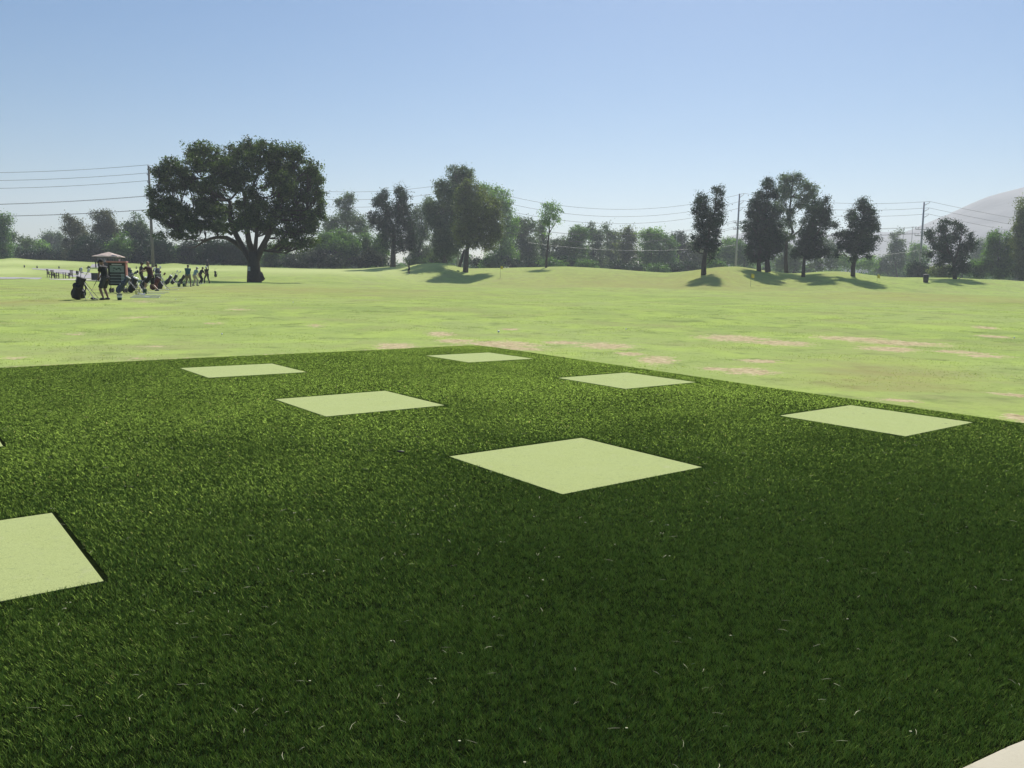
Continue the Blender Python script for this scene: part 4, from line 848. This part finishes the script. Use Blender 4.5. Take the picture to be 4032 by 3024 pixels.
    if hat:
        c = cloth(*hat); m = MB(); m.ball(head + hu * .045 * s, (.09 * s, .105 * s, .085 * s), 12, 8, Mh)
        m.tube([head + hu * .05 * s + hf * .06 * s, head + hu * .045 * s + hf * .17 * s], [.075 * s, .06 * s], 10, flat=.15); m.build('cap', c, o, smooth=True)
    for e in (-1, 1): MB().ball(head + hf * .086 * s + rt * e * .03 * s + hu * .012 * s, .011 * s, 6, 5).build('eye', plain('eye_dark', (.02, .015, .01), .2, 0), o)
    return o
def club(a, b, label, loc=None, group='golf clubs in use along the tee line', head='iron'):
    """a grip end, b club head, world points"""
    a, b = Vector(a), Vector(b); o = empty('golf_club', a); tag(o, label, 'golf club', group); d = b - a; n = d.normalized()
    MB().tube([(0, 0, 0), tuple(n * .27)], [.014, .011], 8).build('grip', plain('grip_rubber', (.02, .02, .02), .8), o, smooth=True)
    MB().tube([tuple(n * .26), tuple(d)], [.0065, .005], 6).build('shaft', plain('shaft_steel', (.5, .5, .52), .25, .05, metal=1), o, smooth=True)
    sd = n.cross(Vector((0, 0, 1))).normalized()
    MB().tube([tuple(d - sd * .01), tuple(d + sd * .05), tuple(d + sd * .09)], [.018, .03, .02], 8, flat=.5 if head == 'iron' else 1).build('head', plain('head_steel', (.3, .3, .32), .3, .05, metal=.9), o, smooth=True)
    return o

BLK = plain('bag_black', (.014, .014, .017), .6, .3); BNV = plain('bag_navy', (.02, .028, .05), .6, .3); BGR = plain('bag_grey_blue', (.05, .065, .09), .6, .2); BRD = plain('bag_dark_red', (.09, .015, .018), .6, .25); BWH = plain('bag_white', (.62, .62, .62), .6, .1)
def golf_bag(label, loc, rz, lean=.35, H=.95, body=BLK, trim=BWH, stand=True, nclub=5, pockets=3, group='golf bags standing along the tee line', fat=1.0, headcover=None):
    o = empty('golf_bag', loc, rz); tag(o, label, 'golf bag', group)
    Mx = Matrix.Rotation(lean, 3, 'Y'); T = lambda x, y, z: tuple(Mx @ Vector((x, y, z)) + Vector((0, 0, .04)))
    r = .125 * fat
    MB().tube([T(0, 0, 0), T(0, 0, .05), T(0, 0, .3), T(0, 0, H * .7), T(0, 0, H - .03), T(0, 0, H)], [r * .9, r * 1.08, r * 1.02, r * .95, r * 1.12, r * 1.08], 16).build('body', body, o, smooth=True)
    MB().tube([T(0, 0, H - .035), T(0, 0, H + .01)], [r * 1.16, r * 1.16], 16).build('rim', trim, o, smooth=True)
    for k in range(pockets):
        a = [2.9, .5, -1.5, 4.0][k]; z = [.25, .3, .55, .6][k] * H
        MB().ball(T(math.cos(a) * r * .95, math.sin(a) * r * .95, z), (.085 * fat, .085 * fat, [.20, .16, .13, .12][k]), 10, 8, Mx).build('pocket', body, o, smooth=True)
    MB().tube([T(r, .02, H * .82), T(r + .10, .05, H * .6), T(r + .09, .04, H * .42), T(r, 0, H * .3)], [.018, .025, .022, .016], 8, flat=.5).build('strap', trim if pockets > 2 else body, o, smooth=True)
    MB().box(T(-r * 1.0, -.06, H * .5), (.03, .09, .14), M=Mx).build('badge', trim, o)
    if stand:
        for e in (-1, 1):
            top = Vector(T(r * .9, e * .05, H * .86)); q = Vector((top.x + .42 + lean * .2, e * .28, .0))
            MB().tube([tuple(top), tuple(q)], [.012, .01], 6).build('leg', plain('stand_metal', (.25, .25, .27), .4, .1, metal=.6), o)
    c = Matrix.Rotation(rz, 3, 'Z')
    for k in range(nclub):
        a = k * 2.4; base = Vector(T(math.cos(a) * r * .5, math.sin(a) * r * .5, H - .12)); L = [.34, .26, .22, .30, .18, .24][k % 6]
        tip = Vector(T(math.cos(a) * r * 1.1, math.sin(a) * r * 1.1, H + L)); e = (tip - base).normalized()
        co = empty('golf_club', Vector(loc) + c @ base, rz); tag(co, 'club in the ' + label, 'golf club', 'clubs standing in the ' + label[:60])
        tl = tip - base; MB().tube([(0, 0, 0), tuple(tl)], [.006, .006], 6).build('shaft', plain('shaft_steel', (.5, .5, .52), .25, .05, metal=1), co)
        if k < 2 and headcover: MB().ball(tuple(tl + e * .05), (.055, .055, .10), 10, 8, Mx).build('headcover', headcover, co, smooth=True)
        else: MB().tube([tuple(tl), tuple(tl + Vector((.05, .01, .03))), tuple(tl + Vector((.08, .01, .01)))], [.016, .026, .018], 8, flat=.6).build('head', plain('head_steel', (.3, .3, .32), .3, .05, metal=.9), co, smooth=True)
    return o
def bucket(label, px, D, py, col=(.02, .08, .09), h=.26, band=True):
    o = empty('ball_bucket', g(px, D, py)); tag(o, label, 'bucket', 'ball buckets along the tee line'); r = h * .42
    m = plain('bucket_plastic', col, .35, .1); mb = MB()
    n = 20; prof = [(.0, .0), (r * .75, .0), (r, h), (r * 1.06, h), (r * 1.06, h - .02), (r * .97, h - .02), (r * .72, .012), (0, .012)]
    vs = [(q[0] * math.cos(2 * math.pi * k / n), q[0] * math.sin(2 * math.pi * k / n), q[1]) for q in prof for k in range(n)]
    mb.add(vs, [(j * n + k, j * n + (k + 1) % n, (j + 1) * n + (k + 1) % n, (j + 1) * n + k) for j in range(len(prof) - 1) for k in range(n)]); mb.build('shell', m, o, smooth=True)
    if band: MB().tube([(0, 0, h * .42), (0, 0, h * .78)], [r * .875 + .004, r * .965 + .004], 20, cap=False).build('label_band', plain('label_white', (.7, .72, .74), .5, .1), o, smooth=True)
    MB().tube([(-r, 0, h - .02), (-r * .8, -.06, h + .05), (0, -.1, h + .09), (r * .8, -.06, h + .05), (r, 0, h - .02)], .005, 6).build('handle', STEEL, o, smooth=True)
    b = MB()
    for k in range(24): b.ball((random.uniform(-.6, .6) * r, random.uniform(-.6, .6) * r, h - .06 + random.uniform(0, .05)), .0213, 8, 5)
    bo = b.build('golf_balls', plain('golf_ball_white', (.8, .8, .78), .4, .03), None, smooth=True, loc=o.location); tag(bo, 'balls in the ' + label, 'golf balls', kind='stuff')

# the golfer nearest the camera
p = g(420, 34.5, 1177)
L1 = math.radians(100)
person('person in black top, cap and grey shorts gripping a club, nearest golfer', p, math.radians(78), 1.75, lean=.16, feet=((-.17, .02), (.17, .06)), hands=((.03, .42, .83), (-.01, .40, .78)), head_pitch=.45,
       skin='tan', low=('grey', (.04, .04, .047)), hat=('black', (.015, .015, .018)), shoes=(.03, .03, .035), fine=.011)
club(p + Vector((-.43, .10, .83)), p + Vector((-.78, -.05, .05)), 'steel club hanging from the hands of the golfer nearest the camera')
golf_bag('big black stand bag left of the nearest golfer', g(298, 34.3, 1172), .1, .30, .93, BLK, BLK, pockets=4, nclub=5, fat=1.35, headcover=BWH)
golf_bag('slim black bag with white trim right behind the big black bag', g(322, 34.6, 1172), -.2, -.12, .80, BNV, BWH, pockets=2, nclub=3, headcover=BLK)
def headcover_on_grass():
    o = empty('driver_headcover', g(370, 34.4, 1174), .3); tag(o, 'small black and white headcover lying on the grass between bag and nearest golfer', 'headcover')
    MB().ball((-.04, 0, .055), (.10, .06, .055), 12, 8).build('hood', BLK, o, smooth=True); MB().tube([(.03, 0, .05), (.10, 0, .035), (.15, 0, .03)], [.035, .028, .032], 10).build('sleeve', plain('knit_grey', (.3, .3, .28), .9), o, smooth=True)
headcover_on_grass()
bucket('dark teal ball bucket with pale band right of the nearest golfer', 471, 34.6, 1176)
# rolling display board
def board():
    D = 44; p0 = g(467, D, 1140); m = D / FPX; o = empty('display_board_cart', p0, .06); tag(o, 'rolling notice board under a salmon coloured top with a map and rows of text panels', 'display board')
    zb = .38; W = 62 * m; z = lambda py: at(467, py, D)[2] - p0.z
    zt = z(1034); fr = plain('board_frame', (.022, .02, .02), .6, .2)
    red = plain('board_salmon_wood', (.55, .24, .20), .7, .12); gp = plain('board_panel_grey', (.20, .24, .22), .6, .15)
    MB().box((0, 0, (zt + zb) / 2), (W, .10, zt - zb)).build('backboard', fr, o)
    MB().box((0, -.03, zt + .035), (W * 1.22, .34, .075)).build('top_rail', red, o, bevel=.008)
    MB().box((W * .5 + .035, -.01, (zt + zb) / 2 + .1), (.065, .16, zt - zb - .22)).build('side_post', red, o); MB().box((-W * .5 - .03, -.01, (zt + zb) / 2), (.055, .14, zt - zb)).build('side_post', fr, o)
    pf = plain('board_print', (.42, .46, .44), .6, .1)
    MB().box((-.02, -.056, zt - .10), (W * .62, .012, .055)).build('header_strip', plain('board_header', (.5, .5, .52), .6, .1), o)
    MB().box((-.02, -.056, zt - .34), (W * .86, .012, .36)).build('map_panel', gp, o)
    t = MB()
    for (x, zz, w, h) in [(-.16, .30, .12, .05), (-.04, .36, .10, .06), (.10, .31, .14, .07), (.18, .39, .08, .05), (-.2, .42, .07, .03)]: t.ball((x, -.064, zt - zz), (w / 1.6, .004, h / 1.4), 10, 5)
    t.build('map_figure', plain('map_green_dark', (.04, .07, .05), .6, .2), o, smooth=True); MB().box((-.02, -.066, zt - .235), (W * .5, .006, .02)).build('map_figure', pf, o)
    k = 0; zz = zt - .575
    while zz > zb + .06:
        MB().box((-.12, -.056, zz), (W * .55, .012, .085)).build('text_panel', plain('board_text_dark', (.05, .055, .055), .6, .3, 60), o); MB().box((-.02, -.058, zz - .068), (W * .86, .012, .018)).build('shelf_strip', pf, o); zz -= .155
    MB().box((W * .32, -.055, zt - .80), (W * .22, .012, .42)).build('side_panel', gp, o)
    for x in (-W * .42, W * .42):
        MB().tube([(x, -.1, zb), (x, -.1, .1)], .018, 6).build('leg', fr, o); w = MB(); w.tube([(x - .03, -.16, .12), (x + .03, -.16, .12)], [.12, .12], 18); w.build('wheel', plain('tyre_black', (.015, .015, .015), .8), o)
        w = MB(); w.tube([(x - .03, .16, .12), (x + .03, .16, .12)], [.12, .12], 18); w.build('wheel', plain('tyre_black', (.015, .015, .015), .8), o); MB().tube([(x, -.16, .12), (x, .16, .12), ], .014, 6).build('axle', STEEL, o)
    pr = Matrix.Rotation(.06, 3, 'Z')
    bo = empty('paper_cup', p0 + pr @ Vector((.12, -.03, zt + .073))); tag(bo, 'pale cup standing on the salmon top of the notice board', 'cup'); MB().tube([(0, 0, 0), (0, 0, .11)], [.03, .042], 12).build('cup_wall', plain('cup_pale', (.5, .42, .42), .6), bo)
board()
# stand bags round the board
golf_bag('grey blue stand bag leaning in front of the notice board', g(462, 43, 1150), .25, .62, 1.0, BGR, BWH, pockets=4, nclub=4, fat=.95, headcover=BGR)
golf_bag('black stand bag just right of the grey blue bag', g(512, 44, 1148), -.1, .45, .85, BLK, BWH, pockets=3, nclub=4, headcover=BLK)
golf_bag('black bag behind the bent golfer in navy', g(536, 54, 1140), 2.6, .55, .85, BLK, BLK, pockets=3, nclub=3)
golf_bag('black stand bag between the golfers in navy and in white', g(560, 53, 1138), -.2, .5, .8, BLK, BWH, pockets=3, nclub=3)
golf_bag('dark red stand bag behind the striding golfer', g(598, 51, 1137), .1, .55, .86, BRD, BLK, pockets=4, nclub=5, fat=1.2, headcover=BRD)
golf_bag('tall black bag at the right end of the crowded bags', g(628, 52, 1140), .3, -.08, .98, BLK, BWH, pockets=4, nclub=5, fat=1.45, headcover=BWH)
# second and further golfers
p = g(519, 56, 1136)
person('person in navy shirt bending forward over the bags right of the notice board', p, math.radians(70), 1.76, lean=.55, feet=((-.16, -.05), (.16, .18)), hands=((-.15, .52, .80), (.12, .50, .78)), head_pitch=.25, skin='brown', shirt=('navy_dark', (.014, .016, .028)), low=('navy_mid', (.02, .022, .045)), shoes=(.55, .55, .55))
p = g(556, 58, 1136)
person('person in black and white shirt standing sideways holding something at chest height', p, math.radians(-70), 1.77, lean=.05, feet=((-.12, -.08), (.12, .16)), hands=((-.1, .40, 1.15), (.12, .38, 1.12)), head_pitch=.2, skin='brown', shirt=('black_white', (.03, .03, .035)), low=('charcoal', (.03, .03, .033)), legs='trousers', hat=('cap_black', (.015, .015, .02)), shoes=(.6, .6, .6))
p = g(583, 46, 1146)
person('person in rust coloured top and black shorts striding with arms held forward', p, math.radians(72), 1.78, lean=.22, feet=((-.10, .16), (.10, -.58, .06)), hands=((-.10, .62, 1.02), (.06, .60, 1.0)), head_pitch=.3, skin='fair', shirt=('rust', (.055, .016, .012)), low=('black', (.012, .012, .014)), hair=(.25, .16, .10), shoes=(.04, .05, .08), build=1.05)
p = g(622, 62, 1130)
person('person in dark blue jacket looking down behind the tall black bag', p, math.radians(60), 1.74, lean=.1, feet=((-.12, 0), (.12, .05)), hands=((-.15, .40, 1.05), (.1, .30, 1.0)), head_pitch=.3, skin='tan', shirt=('blue_dark', (.02, .03, .055)), low=('black', (.02, .02, .022)), legs='trousers')
p = g(741, 66, 1128)
person('person in teal shirt and khaki shorts with the back turned', p, math.radians(8), 1.80, lean=.06, feet=((-.18, 0), (.18, .05)), hands=((-.12, .36, .88), (-.02, .40, .84)), head_pitch=.5, skin='brown', shirt=('teal', (.012, .085, .105)), low=('khaki', (.20, .18, .12)), shoes=(.04, .04, .05), build=1.18)
club(p + Vector((-.15, .42, .86)), p + Vector((-.35, .75, .03)), 'club held low by the golfer in the teal shirt')
p = g(767, 71, 1122)
person('person in pale blue shirt and pale trousers leaning right beside the teal golfer', p, math.radians(-35), 1.72, lean=.38, feet=((-.2, -.05), (.2, .1)), hands=((-.05, .45, .72), (.05, .46, .70)), head_pitch=.3, skin='fair', shirt=('pale_blue', (.22, .32, .38)), low=('stone', (.42, .36, .28)), legs='trousers', hat=('cap_white', (.65, .65, .65)), shoes=(.08, .08, .09))
p = g(789, 79, 1113)
person('person dressed in black bending forward, third from the right', p, math.radians(-50), 1.72, lean=.42, feet=((-.16, -.02), (.16, .05)), hands=((-.05, .55, .95), (.08, .56, .92)), head_pitch=.2, skin='brown', shirt=('black_top', (.013, .013, .015)), low=('black', (.02, .02, .022)), legs='trousers', build=1.2, shoes=(.5, .5, .5))
p = g(816, 82, 1118)
person('person in black with a pale cap standing astride over the tee, rightmost near golfer', p, math.radians(175), 1.75, lean=.08, feet=((-.26, 0), (.26, .02)), hands=((.03, .34, .78), (-.03, .34, .74)), head_pitch=.5, skin='tan', shirt=('black_top', (.013, .013, .015)), low=('charcoal', (.03, .03, .033)), legs='trousers', hat=('cap_white', (.65, .65, .65)), shoes=(.04, .04, .05))
club(p + Vector((0, -.34, .76)), p + Vector((-.15, -.85, .03)), 'club addressed by the black clad golfer in a pale cap')
p = g(817, 140, 1060)
person('person with white cap far beyond, seen above the pale capped golfer', p, math.radians(20), 1.78, hands=((-.25, .05, .85), (.25, .05, .85)), shirt=('navy_dark', (.014, .016, .028)), hat=('cap_white', (.65, .65, .65)), fine=.03, legs='trousers', group='golfers far out on the course')
p = g(1611, 146, 1077)
person('person far out in mid swing with arms raised beside the shaded mound', p, math.radians(60), 1.78, lean=.1, feet=((-.2, 0), (.2, .0)), hands=((.05, .45, 1.55), (.0, .46, 1.5)), shirt=('black_top', (.013, .013, .015)), fine=.03, legs='trousers', group='golfers far out on the course')
c_ = p + Vector((-.42, .25, 1.52)); club(c_, c_ + Vector((-.85, .1, .55)), 'club raised by the golfer far out beside the shaded mound')

golf_bag('left black stand bag of the pair before the teal golfer', g(652, 72, 1118), .05, .62, .92, BLK, BWH, pockets=3, nclub=4)
golf_bag('right black stand bag of the pair before the teal golfer', g(676, 74, 1115), .3, .5, .95, BLK, BWH, pockets=3, nclub=5, headcover=BWH)
golf_bag('slim black stand bag leaning towards the teal golfer', g(702, 71, 1116), 0, .62, 1.0, BLK, BLK, pockets=2, nclub=3, headcover=BLK)
golf_bag('lone black bag left of the big tree trunk', g(850, 112, 1096), .2, -.1, .82, BLK, BWH, pockets=2, nclub=2, stand=False)
bucket('left teal bucket before the teal golfer', 705, 62, 1128, (.03, .10, .11), .30, False)
bucket('right teal bucket before the teal golfer', 724, 64, 1125, (.03, .12, .13), .28, False)
bucket('low blue tub beside the striding golfer', 570, 42, 1150, (.05, .16, .20), .27, False)
def towel_crate():
    o = empty('wire_basket', g(541, 41, 1156), .2); tag(o, 'small dark wire basket left of the blue tub', 'basket'); mb = MB()
    for k in range(8):
        a = k * math.pi / 4; mb.tube([(.08 * math.cos(a), .08 * math.sin(a), 0), (.12 * math.cos(a), .12 * math.sin(a), .26)], .007, 5)
    for z_, r in ((.01, .08), (.13, .10), (.26, .12)): mb.tube([(r * math.cos(k * .5236), r * math.sin(k * .5236), z_) for k in range(13)], .007, 5)
    mb.build('wires', BLK, o); MB().tube([(-.12, 0, .27), (-.1, 0, .36), (0, 0, .40), (.1, 0, .36), (.12, 0, .27)], .007, 5).build('handle', BLK, o)
    o = empty('white_towel', g(556, 40.6, 1153), .5); tag(o, 'white towel dropped beside the blue tub', 'towel'); MB().box((0, 0, .05), (.34, .16, .05), M=Matrix.Rotation(.25, 3, 'Y')).build('cloth_fold', BWH, o, bevel=.02); MB().box((.1, .03, .06), (.2, .14, .05), M=Matrix.Rotation(-.3, 3, 'Y')).build('cloth_fold', BWH, o, bevel=.02)
towel_crate()
# rows of white alignment boards marking the hitting stalls
i = 0
for x0, x1, py, nm_ in [(520, 632, 1169, 'nearest thin white strip on the tee, fallen across the worn patch'), (514, 628, 1174, 'faint white strip lying in the grass in front of all others'), (528, 633, 1165, 'second bright white strip from the front'), (551, 648, 1158, 'third bright white strip from the front, beside the basket'),
                        (576, 665, 1152, 'fourth white strip, starting at the blue tub'), (607, 703, 1142.5, 'fifth white strip, behind the striding golfer'), (650, 724, 1134, 'sixth white strip, left of the teal buckets'), (683, 760, 1128, 'seventh white strip, at the feet of the teal golfer'), (742, 792, 1121, 'farthest white strip, right of the teal golfer')]:
    a = hit(x0, py, 20, 120); b = hit(x1, py, 20, 120); c = (a + b) / 2; L = float(np.linalg.norm(b[:2] - a[:2])); rz = math.atan2(b[1] - a[1], b[0] - a[0])
    gz = float(ground(c[0], c[1])); o = MB().box((0, 0, 0), (L, .12, .028)).build('stall_strip', BWH, bevel=.006, loc=(c[0], c[1], gz + .03)); o.rotation_euler = (0, -math.atan2(float(ground(b[0], b[1]) - ground(a[0], a[1])), L), rz); tag(o, nm_, 'marker strip', 'white strips marking the hitting stalls')
q = g(578, 37.5, 1171); o = MB().box((0, 0, 0), (.30, .12, .035)).build('white_paddle', BWH, bevel=.01, loc=q + Vector((0, 0, .035))); o.rotation_euler = (0, 0, -.55); tag(o, 'short broad white paddle lying at the end of the nearest strip', 'paddle')
for k, (px, py, lab) in enumerate([(662, 1143, 'white ball on the fifth strip'), (1154, 1193, 'white ball on the lawn far right of the tee line'), (874, 1321, 'lone white ball on the lawn above the left mats'), (1963, 1312, 'white ball on the lawn behind the far corner of the turf'), (692, 1182, 'white ball on the worn grass right of the strips'), (2465, 1300, 'white ball on the lawn above the second right mat'), (3993, 1334, 'white ball on the lawn at the right border')]):
    q = hit(px, py, 15, 120); r = .0213 if k not in (0, 3) else .035
    o = MB().ball((0, 0, 0), r, 12, 8).build('golf_ball', plain('golf_ball_white', (.8, .8, .78), .4, .03), smooth=True, loc=(q[0], q[1], float(ground(q[0], q[1])) + .02 + r * .8)); tag(o, lab, 'golf ball', 'balls lying on the practice lawn')

# ------------------------------------------------------------------ things behind the tee line
WD = plain('dark_teak', (.035, .025, .018), .7, .3)
def chair(label, px, D, rz, arms=True):
    o = empty('armchair', g(px, D, 1097), rz); tag(o, label, 'chair', 'dark wooden chairs by the path')
    mb = MB()
    for k in range(6): mb.box((0, -.24 + k * .095, .43), (.56, .08, .025))
    mb.build('seat', WD, o, bevel=.004)
    M_ = Matrix.Rotation(-.18, 3, 'X'); mb = MB()
    for k in range(5): mb.box((-.22 + k * .11, .33, .72), (.05, .022, .52), M=M_)
    mb.box((0, .375, .99), (.58, .04, .07), M=M_); mb.box((0, .29, .48), (.58, .04, .06), M=M_); mb.build('backrest', WD, o)
    for x in (-.28, .28):
        for y in (-.26, .28): MB().box((x, y, .33 if y < 0 else .34), (.055, .055, .66)).build('leg', WD, o)
        MB().box((x, 0, .665), (.07, .62, .03)).build('armrest', WD, o, bevel=.004); MB().box((x, 0, .38), (.03, .5, .05)).build('side_rail', WD, o)
chair('dark wooden armchair at the far left of the seating, facing right', 200, 101, math.radians(95))
chair('dark wooden armchair directly left of the small table', 217, 97, math.radians(80))
chair('dark wooden armchair alone at the right of the small table', 272, 99, math.radians(-100))
def table():
    o = empty('side_table', g(241, 99, 1097), .1); tag(o, 'dark wooden table between the chairs by the path', 'table'); mb = MB()
    for k in range(6): mb.box((0, -.3 + k * .12, .72), (.85, .11, .03))
    mb.build('tabletop', WD, o, bevel=.004)
    for x in (-.38, .38):
        for y in (-.3, .3): MB().box((x, y, .352), (.07, .07, .704)).build('leg', WD, o)
table()
def bin_box():
    D = 92; o = empty('square_bin', g(377, D, 1103), .05); tag(o, 'black square litter bin beside the path, left of the nearest golfer', 'bin')
    MB().box((0, 0, .38), (.70, .6, .74)).build('cabinet', plain('bin_black', (.022, .026, .026), .6, .15), o, bevel=.02); MB().box((0, 0, .775), (.76, .66, .05)).build('lid', plain('bin_black', (.022, .026, .026), .6, .15), o, bevel=.01)
    for x in (-.25, .25): MB().box((x, -.302, .4), (.02, .012, .6)).build('slat', WD, o)
    o = empty('white_drum', g(396, D, 1101)); tag(o, 'white rounded drum standing right of the black square bin', 'drum')
    MB().tube([(0, 0, .16), (0, 0, .2), (0, 0, .6), (0, 0, .68), (0, 0, .72)], [.15, .18, .18, .15, .06], 18).build('vessel', plain('drum_white', (.72, .66, .72), .5, .05), o, smooth=True)
    for k in range(3): MB().tube([(.13 * math.cos(k * 2.1), .13 * math.sin(k * 2.1), .18), (.17 * math.cos(k * 2.1), .17 * math.sin(k * 2.1), -.02)], .014, 6).build('leg', STEEL, o)
bin_box()
def pavilion():
    D = 142; m = D / FPX; p0 = g(430, D, 1058); o = empty('pavilion', p0, .12); tag(o, 'small open pavilion with a tan pyramid roof behind the notice board', 'pavilion')
    z = lambda py: at(430, py, D)[2] - p0.z; ze, za = z(1010), z(992); w = 46 * m
    t = plain('roof_tan', (.46, .36, .31), .85, .15, 3); e_ = w
    mb = MB().add([(-e_, -e_, ze), (e_, -e_, ze), (e_, e_, ze), (-e_, e_, ze), (0, 0, za), (-e_, -e_, ze - .12), (e_, -e_, ze - .12), (e_, e_, ze - .12), (-e_, e_, ze - .12)], [(0, 1, 4), (1, 2, 4), (2, 3, 4), (3, 0, 4), (5, 6, 1, 0), (6, 7, 2, 1), (7, 8, 3, 2), (8, 5, 0, 3), (8, 7, 6, 5)]); mb.build('roof', t, o)
    MB().box((0, 0, ze - .2), (2 * e_ * .86, 2 * e_ * .86, .15)).build('beam', WD, o)
    for x in (-.78, .78):
        for y in (-.78, .78): MB().box((x * e_, y * e_, (ze - .27) / 2), (.15, .15, ze - .27)).build('post', WD, o)
    MB().box((0, -.2, .5), (e_ * 1.1, .5, 1.0)).build('counter', WD, o)
pavilion()
def cart(label, px, D, py, rz, body=(.03, .035, .05), roofc=(.05, .05, .06), w=1.15):
    o = empty('golf_cart', g(px, D, py), rz); tag(o, label, 'golf cart', 'golf carts beyond the tee line')
    bm_ = plain('cart_%d' % int(body[0] * 1000), body, .35, .1); tm = plain('tyre_black', (.015, .015, .015), .8)
    MB().box((0, .25, .45), (1.15, 1.3, .35)).box((0, -.95, .5), (1.1, .5, .5)).box((0, -.4, .27), (1.1, .8, .08)).build('body', bm_, o, bevel=.06)
    MB().box((0, .25, .72), (1.0, .5, .16)).box((0, .48, .98), (1.0, .12, .4)).build('seat', plain('cart_seat', (.3, .28, .24), .6), o, bevel=.04)
    MB().box((0, -.1, 1.88), (1.25, 1.75, .08)).build('roof', plain('cart_roof_%d' % int(roofc[0] * 100), roofc, .4, .05), o, bevel=.04)
    for x in (-.55, .55):
        for y in (-.88, .68): MB().tube([(x, y, .6), (x * .98, y * .95, 1.86)], .022, 6).build('roof_post', STEEL, o)
        for y in (-.85, .62): MB().tube([(x - .09, y, .23), (x + .09, y, .23)], [.23, .23], 16).build('wheel', tm, o)
    MB().box((0, -.9, 1.25), (1.05, .015, .85)).build('windshield', plain('cart_screen', (.06, .07, .09), .1, .02), o); MB().tube([(-.25, -.45, .95), (-.25, -.62, .7)], .02, 6).build('steering_column', STEEL, o)
    MB().box((0, .95, .75), (.9, .25, .5)).build('bag_rack', BLK, o)
cart('dark golf cart on the rear path partly behind the nearest golfer', 404, 150, 1056, .3)
cart('golf cart with a white roof half hidden left of the far swinging golfer', 1516, 186, 1056, 1.3, (.3, .3, .3), (.75, .75, .75))
def post(px, py, D, label):
    o = empty('tee_post', g(px, D, py)); tag(o, label, 'post', 'short dark posts on the left fairway')
    MB().tube([(0, 0, -.05), (0, 0, .34)], [.10, .10], 12).tube([(0, 0, .34), (0, 0, .38)], [.13, .06], 12).build('stake', WD, o)
    MB().tube([(0, 0, .22), (0, 0, .27)], [.104, .104], 12).build('band', plain('label_white', (.7, .72, .74), .5, .1), o)
for px, py, D, l in [(96, 1051, 135, 'leftmost short dark post on the left fairway'), (146, 1050, 135, 'middle short dark post on the left fairway'), (232, 1050, 135, 'short dark post above the wooden chairs'), (537, 1053, 140, 'short dark post between the notice board and the golfers behind it'), (572, 1053, 142, 'short dark post left of the tall wooden pole foot')]: post(px, py, D, l)
def small_bush():
    o = empty('clipped_bush', g(350, 132, 1054)); tag(o, 'tiny dark round bush beside the rear path', 'bush')
    V, F, ti = leaf_cloud([(0, .34, .27, .32)], .09, 3, 1, .12, .05); np_mesh('crown', V, F, LEAF['dark'], o, {'tint': ('FACE', ti)}); MB().tube([(0, 0, -.05), (0, 0, .4)], [.03, .02], 6).build('stem', BARK_D, o)
small_bush()
def tree_sign():
    c = at(991, 1059, 100); o = empty('notice_plate', (c[0], c[1] - 1.02, c[2])); tag(o, 'pale rectangular notice fixed to the trunk of the big spreading tree', 'sign')
    MB().box((0, 0, 0), (.30, .03, .50)).build('plate', plain('plate_pale', (.50, .52, .50), .5, .08), o, bevel=.01); MB().box((0, -.018, .05), (.2, .006, .05)).box((0, -.018, -.08), (.16, .006, .03)).build('printed_lines', plain('print_grey', (.2, .2, .2), .6), o)
tree_sign()
YEL = plain('flag_yellow', (.75, .60, .03), .6, .06)
def pennant(px, ytop, D, label, hh):
    o = empty('target_flag', g(px, D, ytop + 40)); tag(o, label, 'flag', 'yellow flags on the practice range'); zt = at(px, ytop, D)[2] - o.location.z; zt = max(zt, 1.2)
    MB().tube([(0, 0, -.1), (0, 0, zt)], [.022, .018], 8).build('pole', plain('flag_pole_dark', (.1, .1, .1), .6), o)
    V = []; n = 8; w, h = hh * .75, hh
    for i in range(n + 1):
        for j in range(5): V.append((.02 + w * (i / n), .08 * math.sin(i * .9 + j * .2) * i / n, zt - h * .05 - h * (j / 4) * (1 - .12 * i / n) - .25 * (i / n) ** 1.5 * h))
    F = [(i * 5 + j, i * 5 + j + 1, (i + 1) * 5 + j + 1, (i + 1) * 5 + j) for i in range(n) for j in range(4)]
    f = MB().add(V, F).build('cloth', YEL, o, smooth=True); md = f.modifiers.new('thick', 'SOLIDIFY'); md.thickness = .012
pennant(1970, 1046, 140, 'yellow flag at the foot of the undergrowth right of the olive drooping tree', .55)
pennant(2956, 1076, 118, 'yellow flag in the shadow under the twin trunk tree', .62)
pennant(3452, 1081, 132, 'yellow flag between the rounded tree and the rightmost tall pole', .62)
def drum_bin():
    o = empty('litter_bin', g(3646, 136, 1095)); tag(o, 'dark cylindrical litter bin on the mound beside the rightmost tall pole', 'bin')
    MB().tube([(0, 0, 0), (0, 0, 1.2)], [.38, .45], 20).build('barrel', plain('bin_dark', (.025, .025, .03), .7, .2), o, smooth=True); MB().tube([(0, 0, 1.2), (0, 0, 1.27), (0, 0, 1.34)], [.48, .48, .3], 20).build('lid', plain('bin_dark', (.025, .025, .03), .7, .2), o)
drum_bin()
def cone():
    for px, py, lab in [(1578, 1779, 'tiny dark leaf scrap on the turf left of the largest mat')]:
        q = unproj_flat(px, py, .03); o = MB().ball((0, 0, 0), (.035, .014, .01), 10, 6).build('leaf_scrap', BLK, smooth=True, loc=(q[0], q[1], .032)); tag(o, lab, 'leaf')
cone()
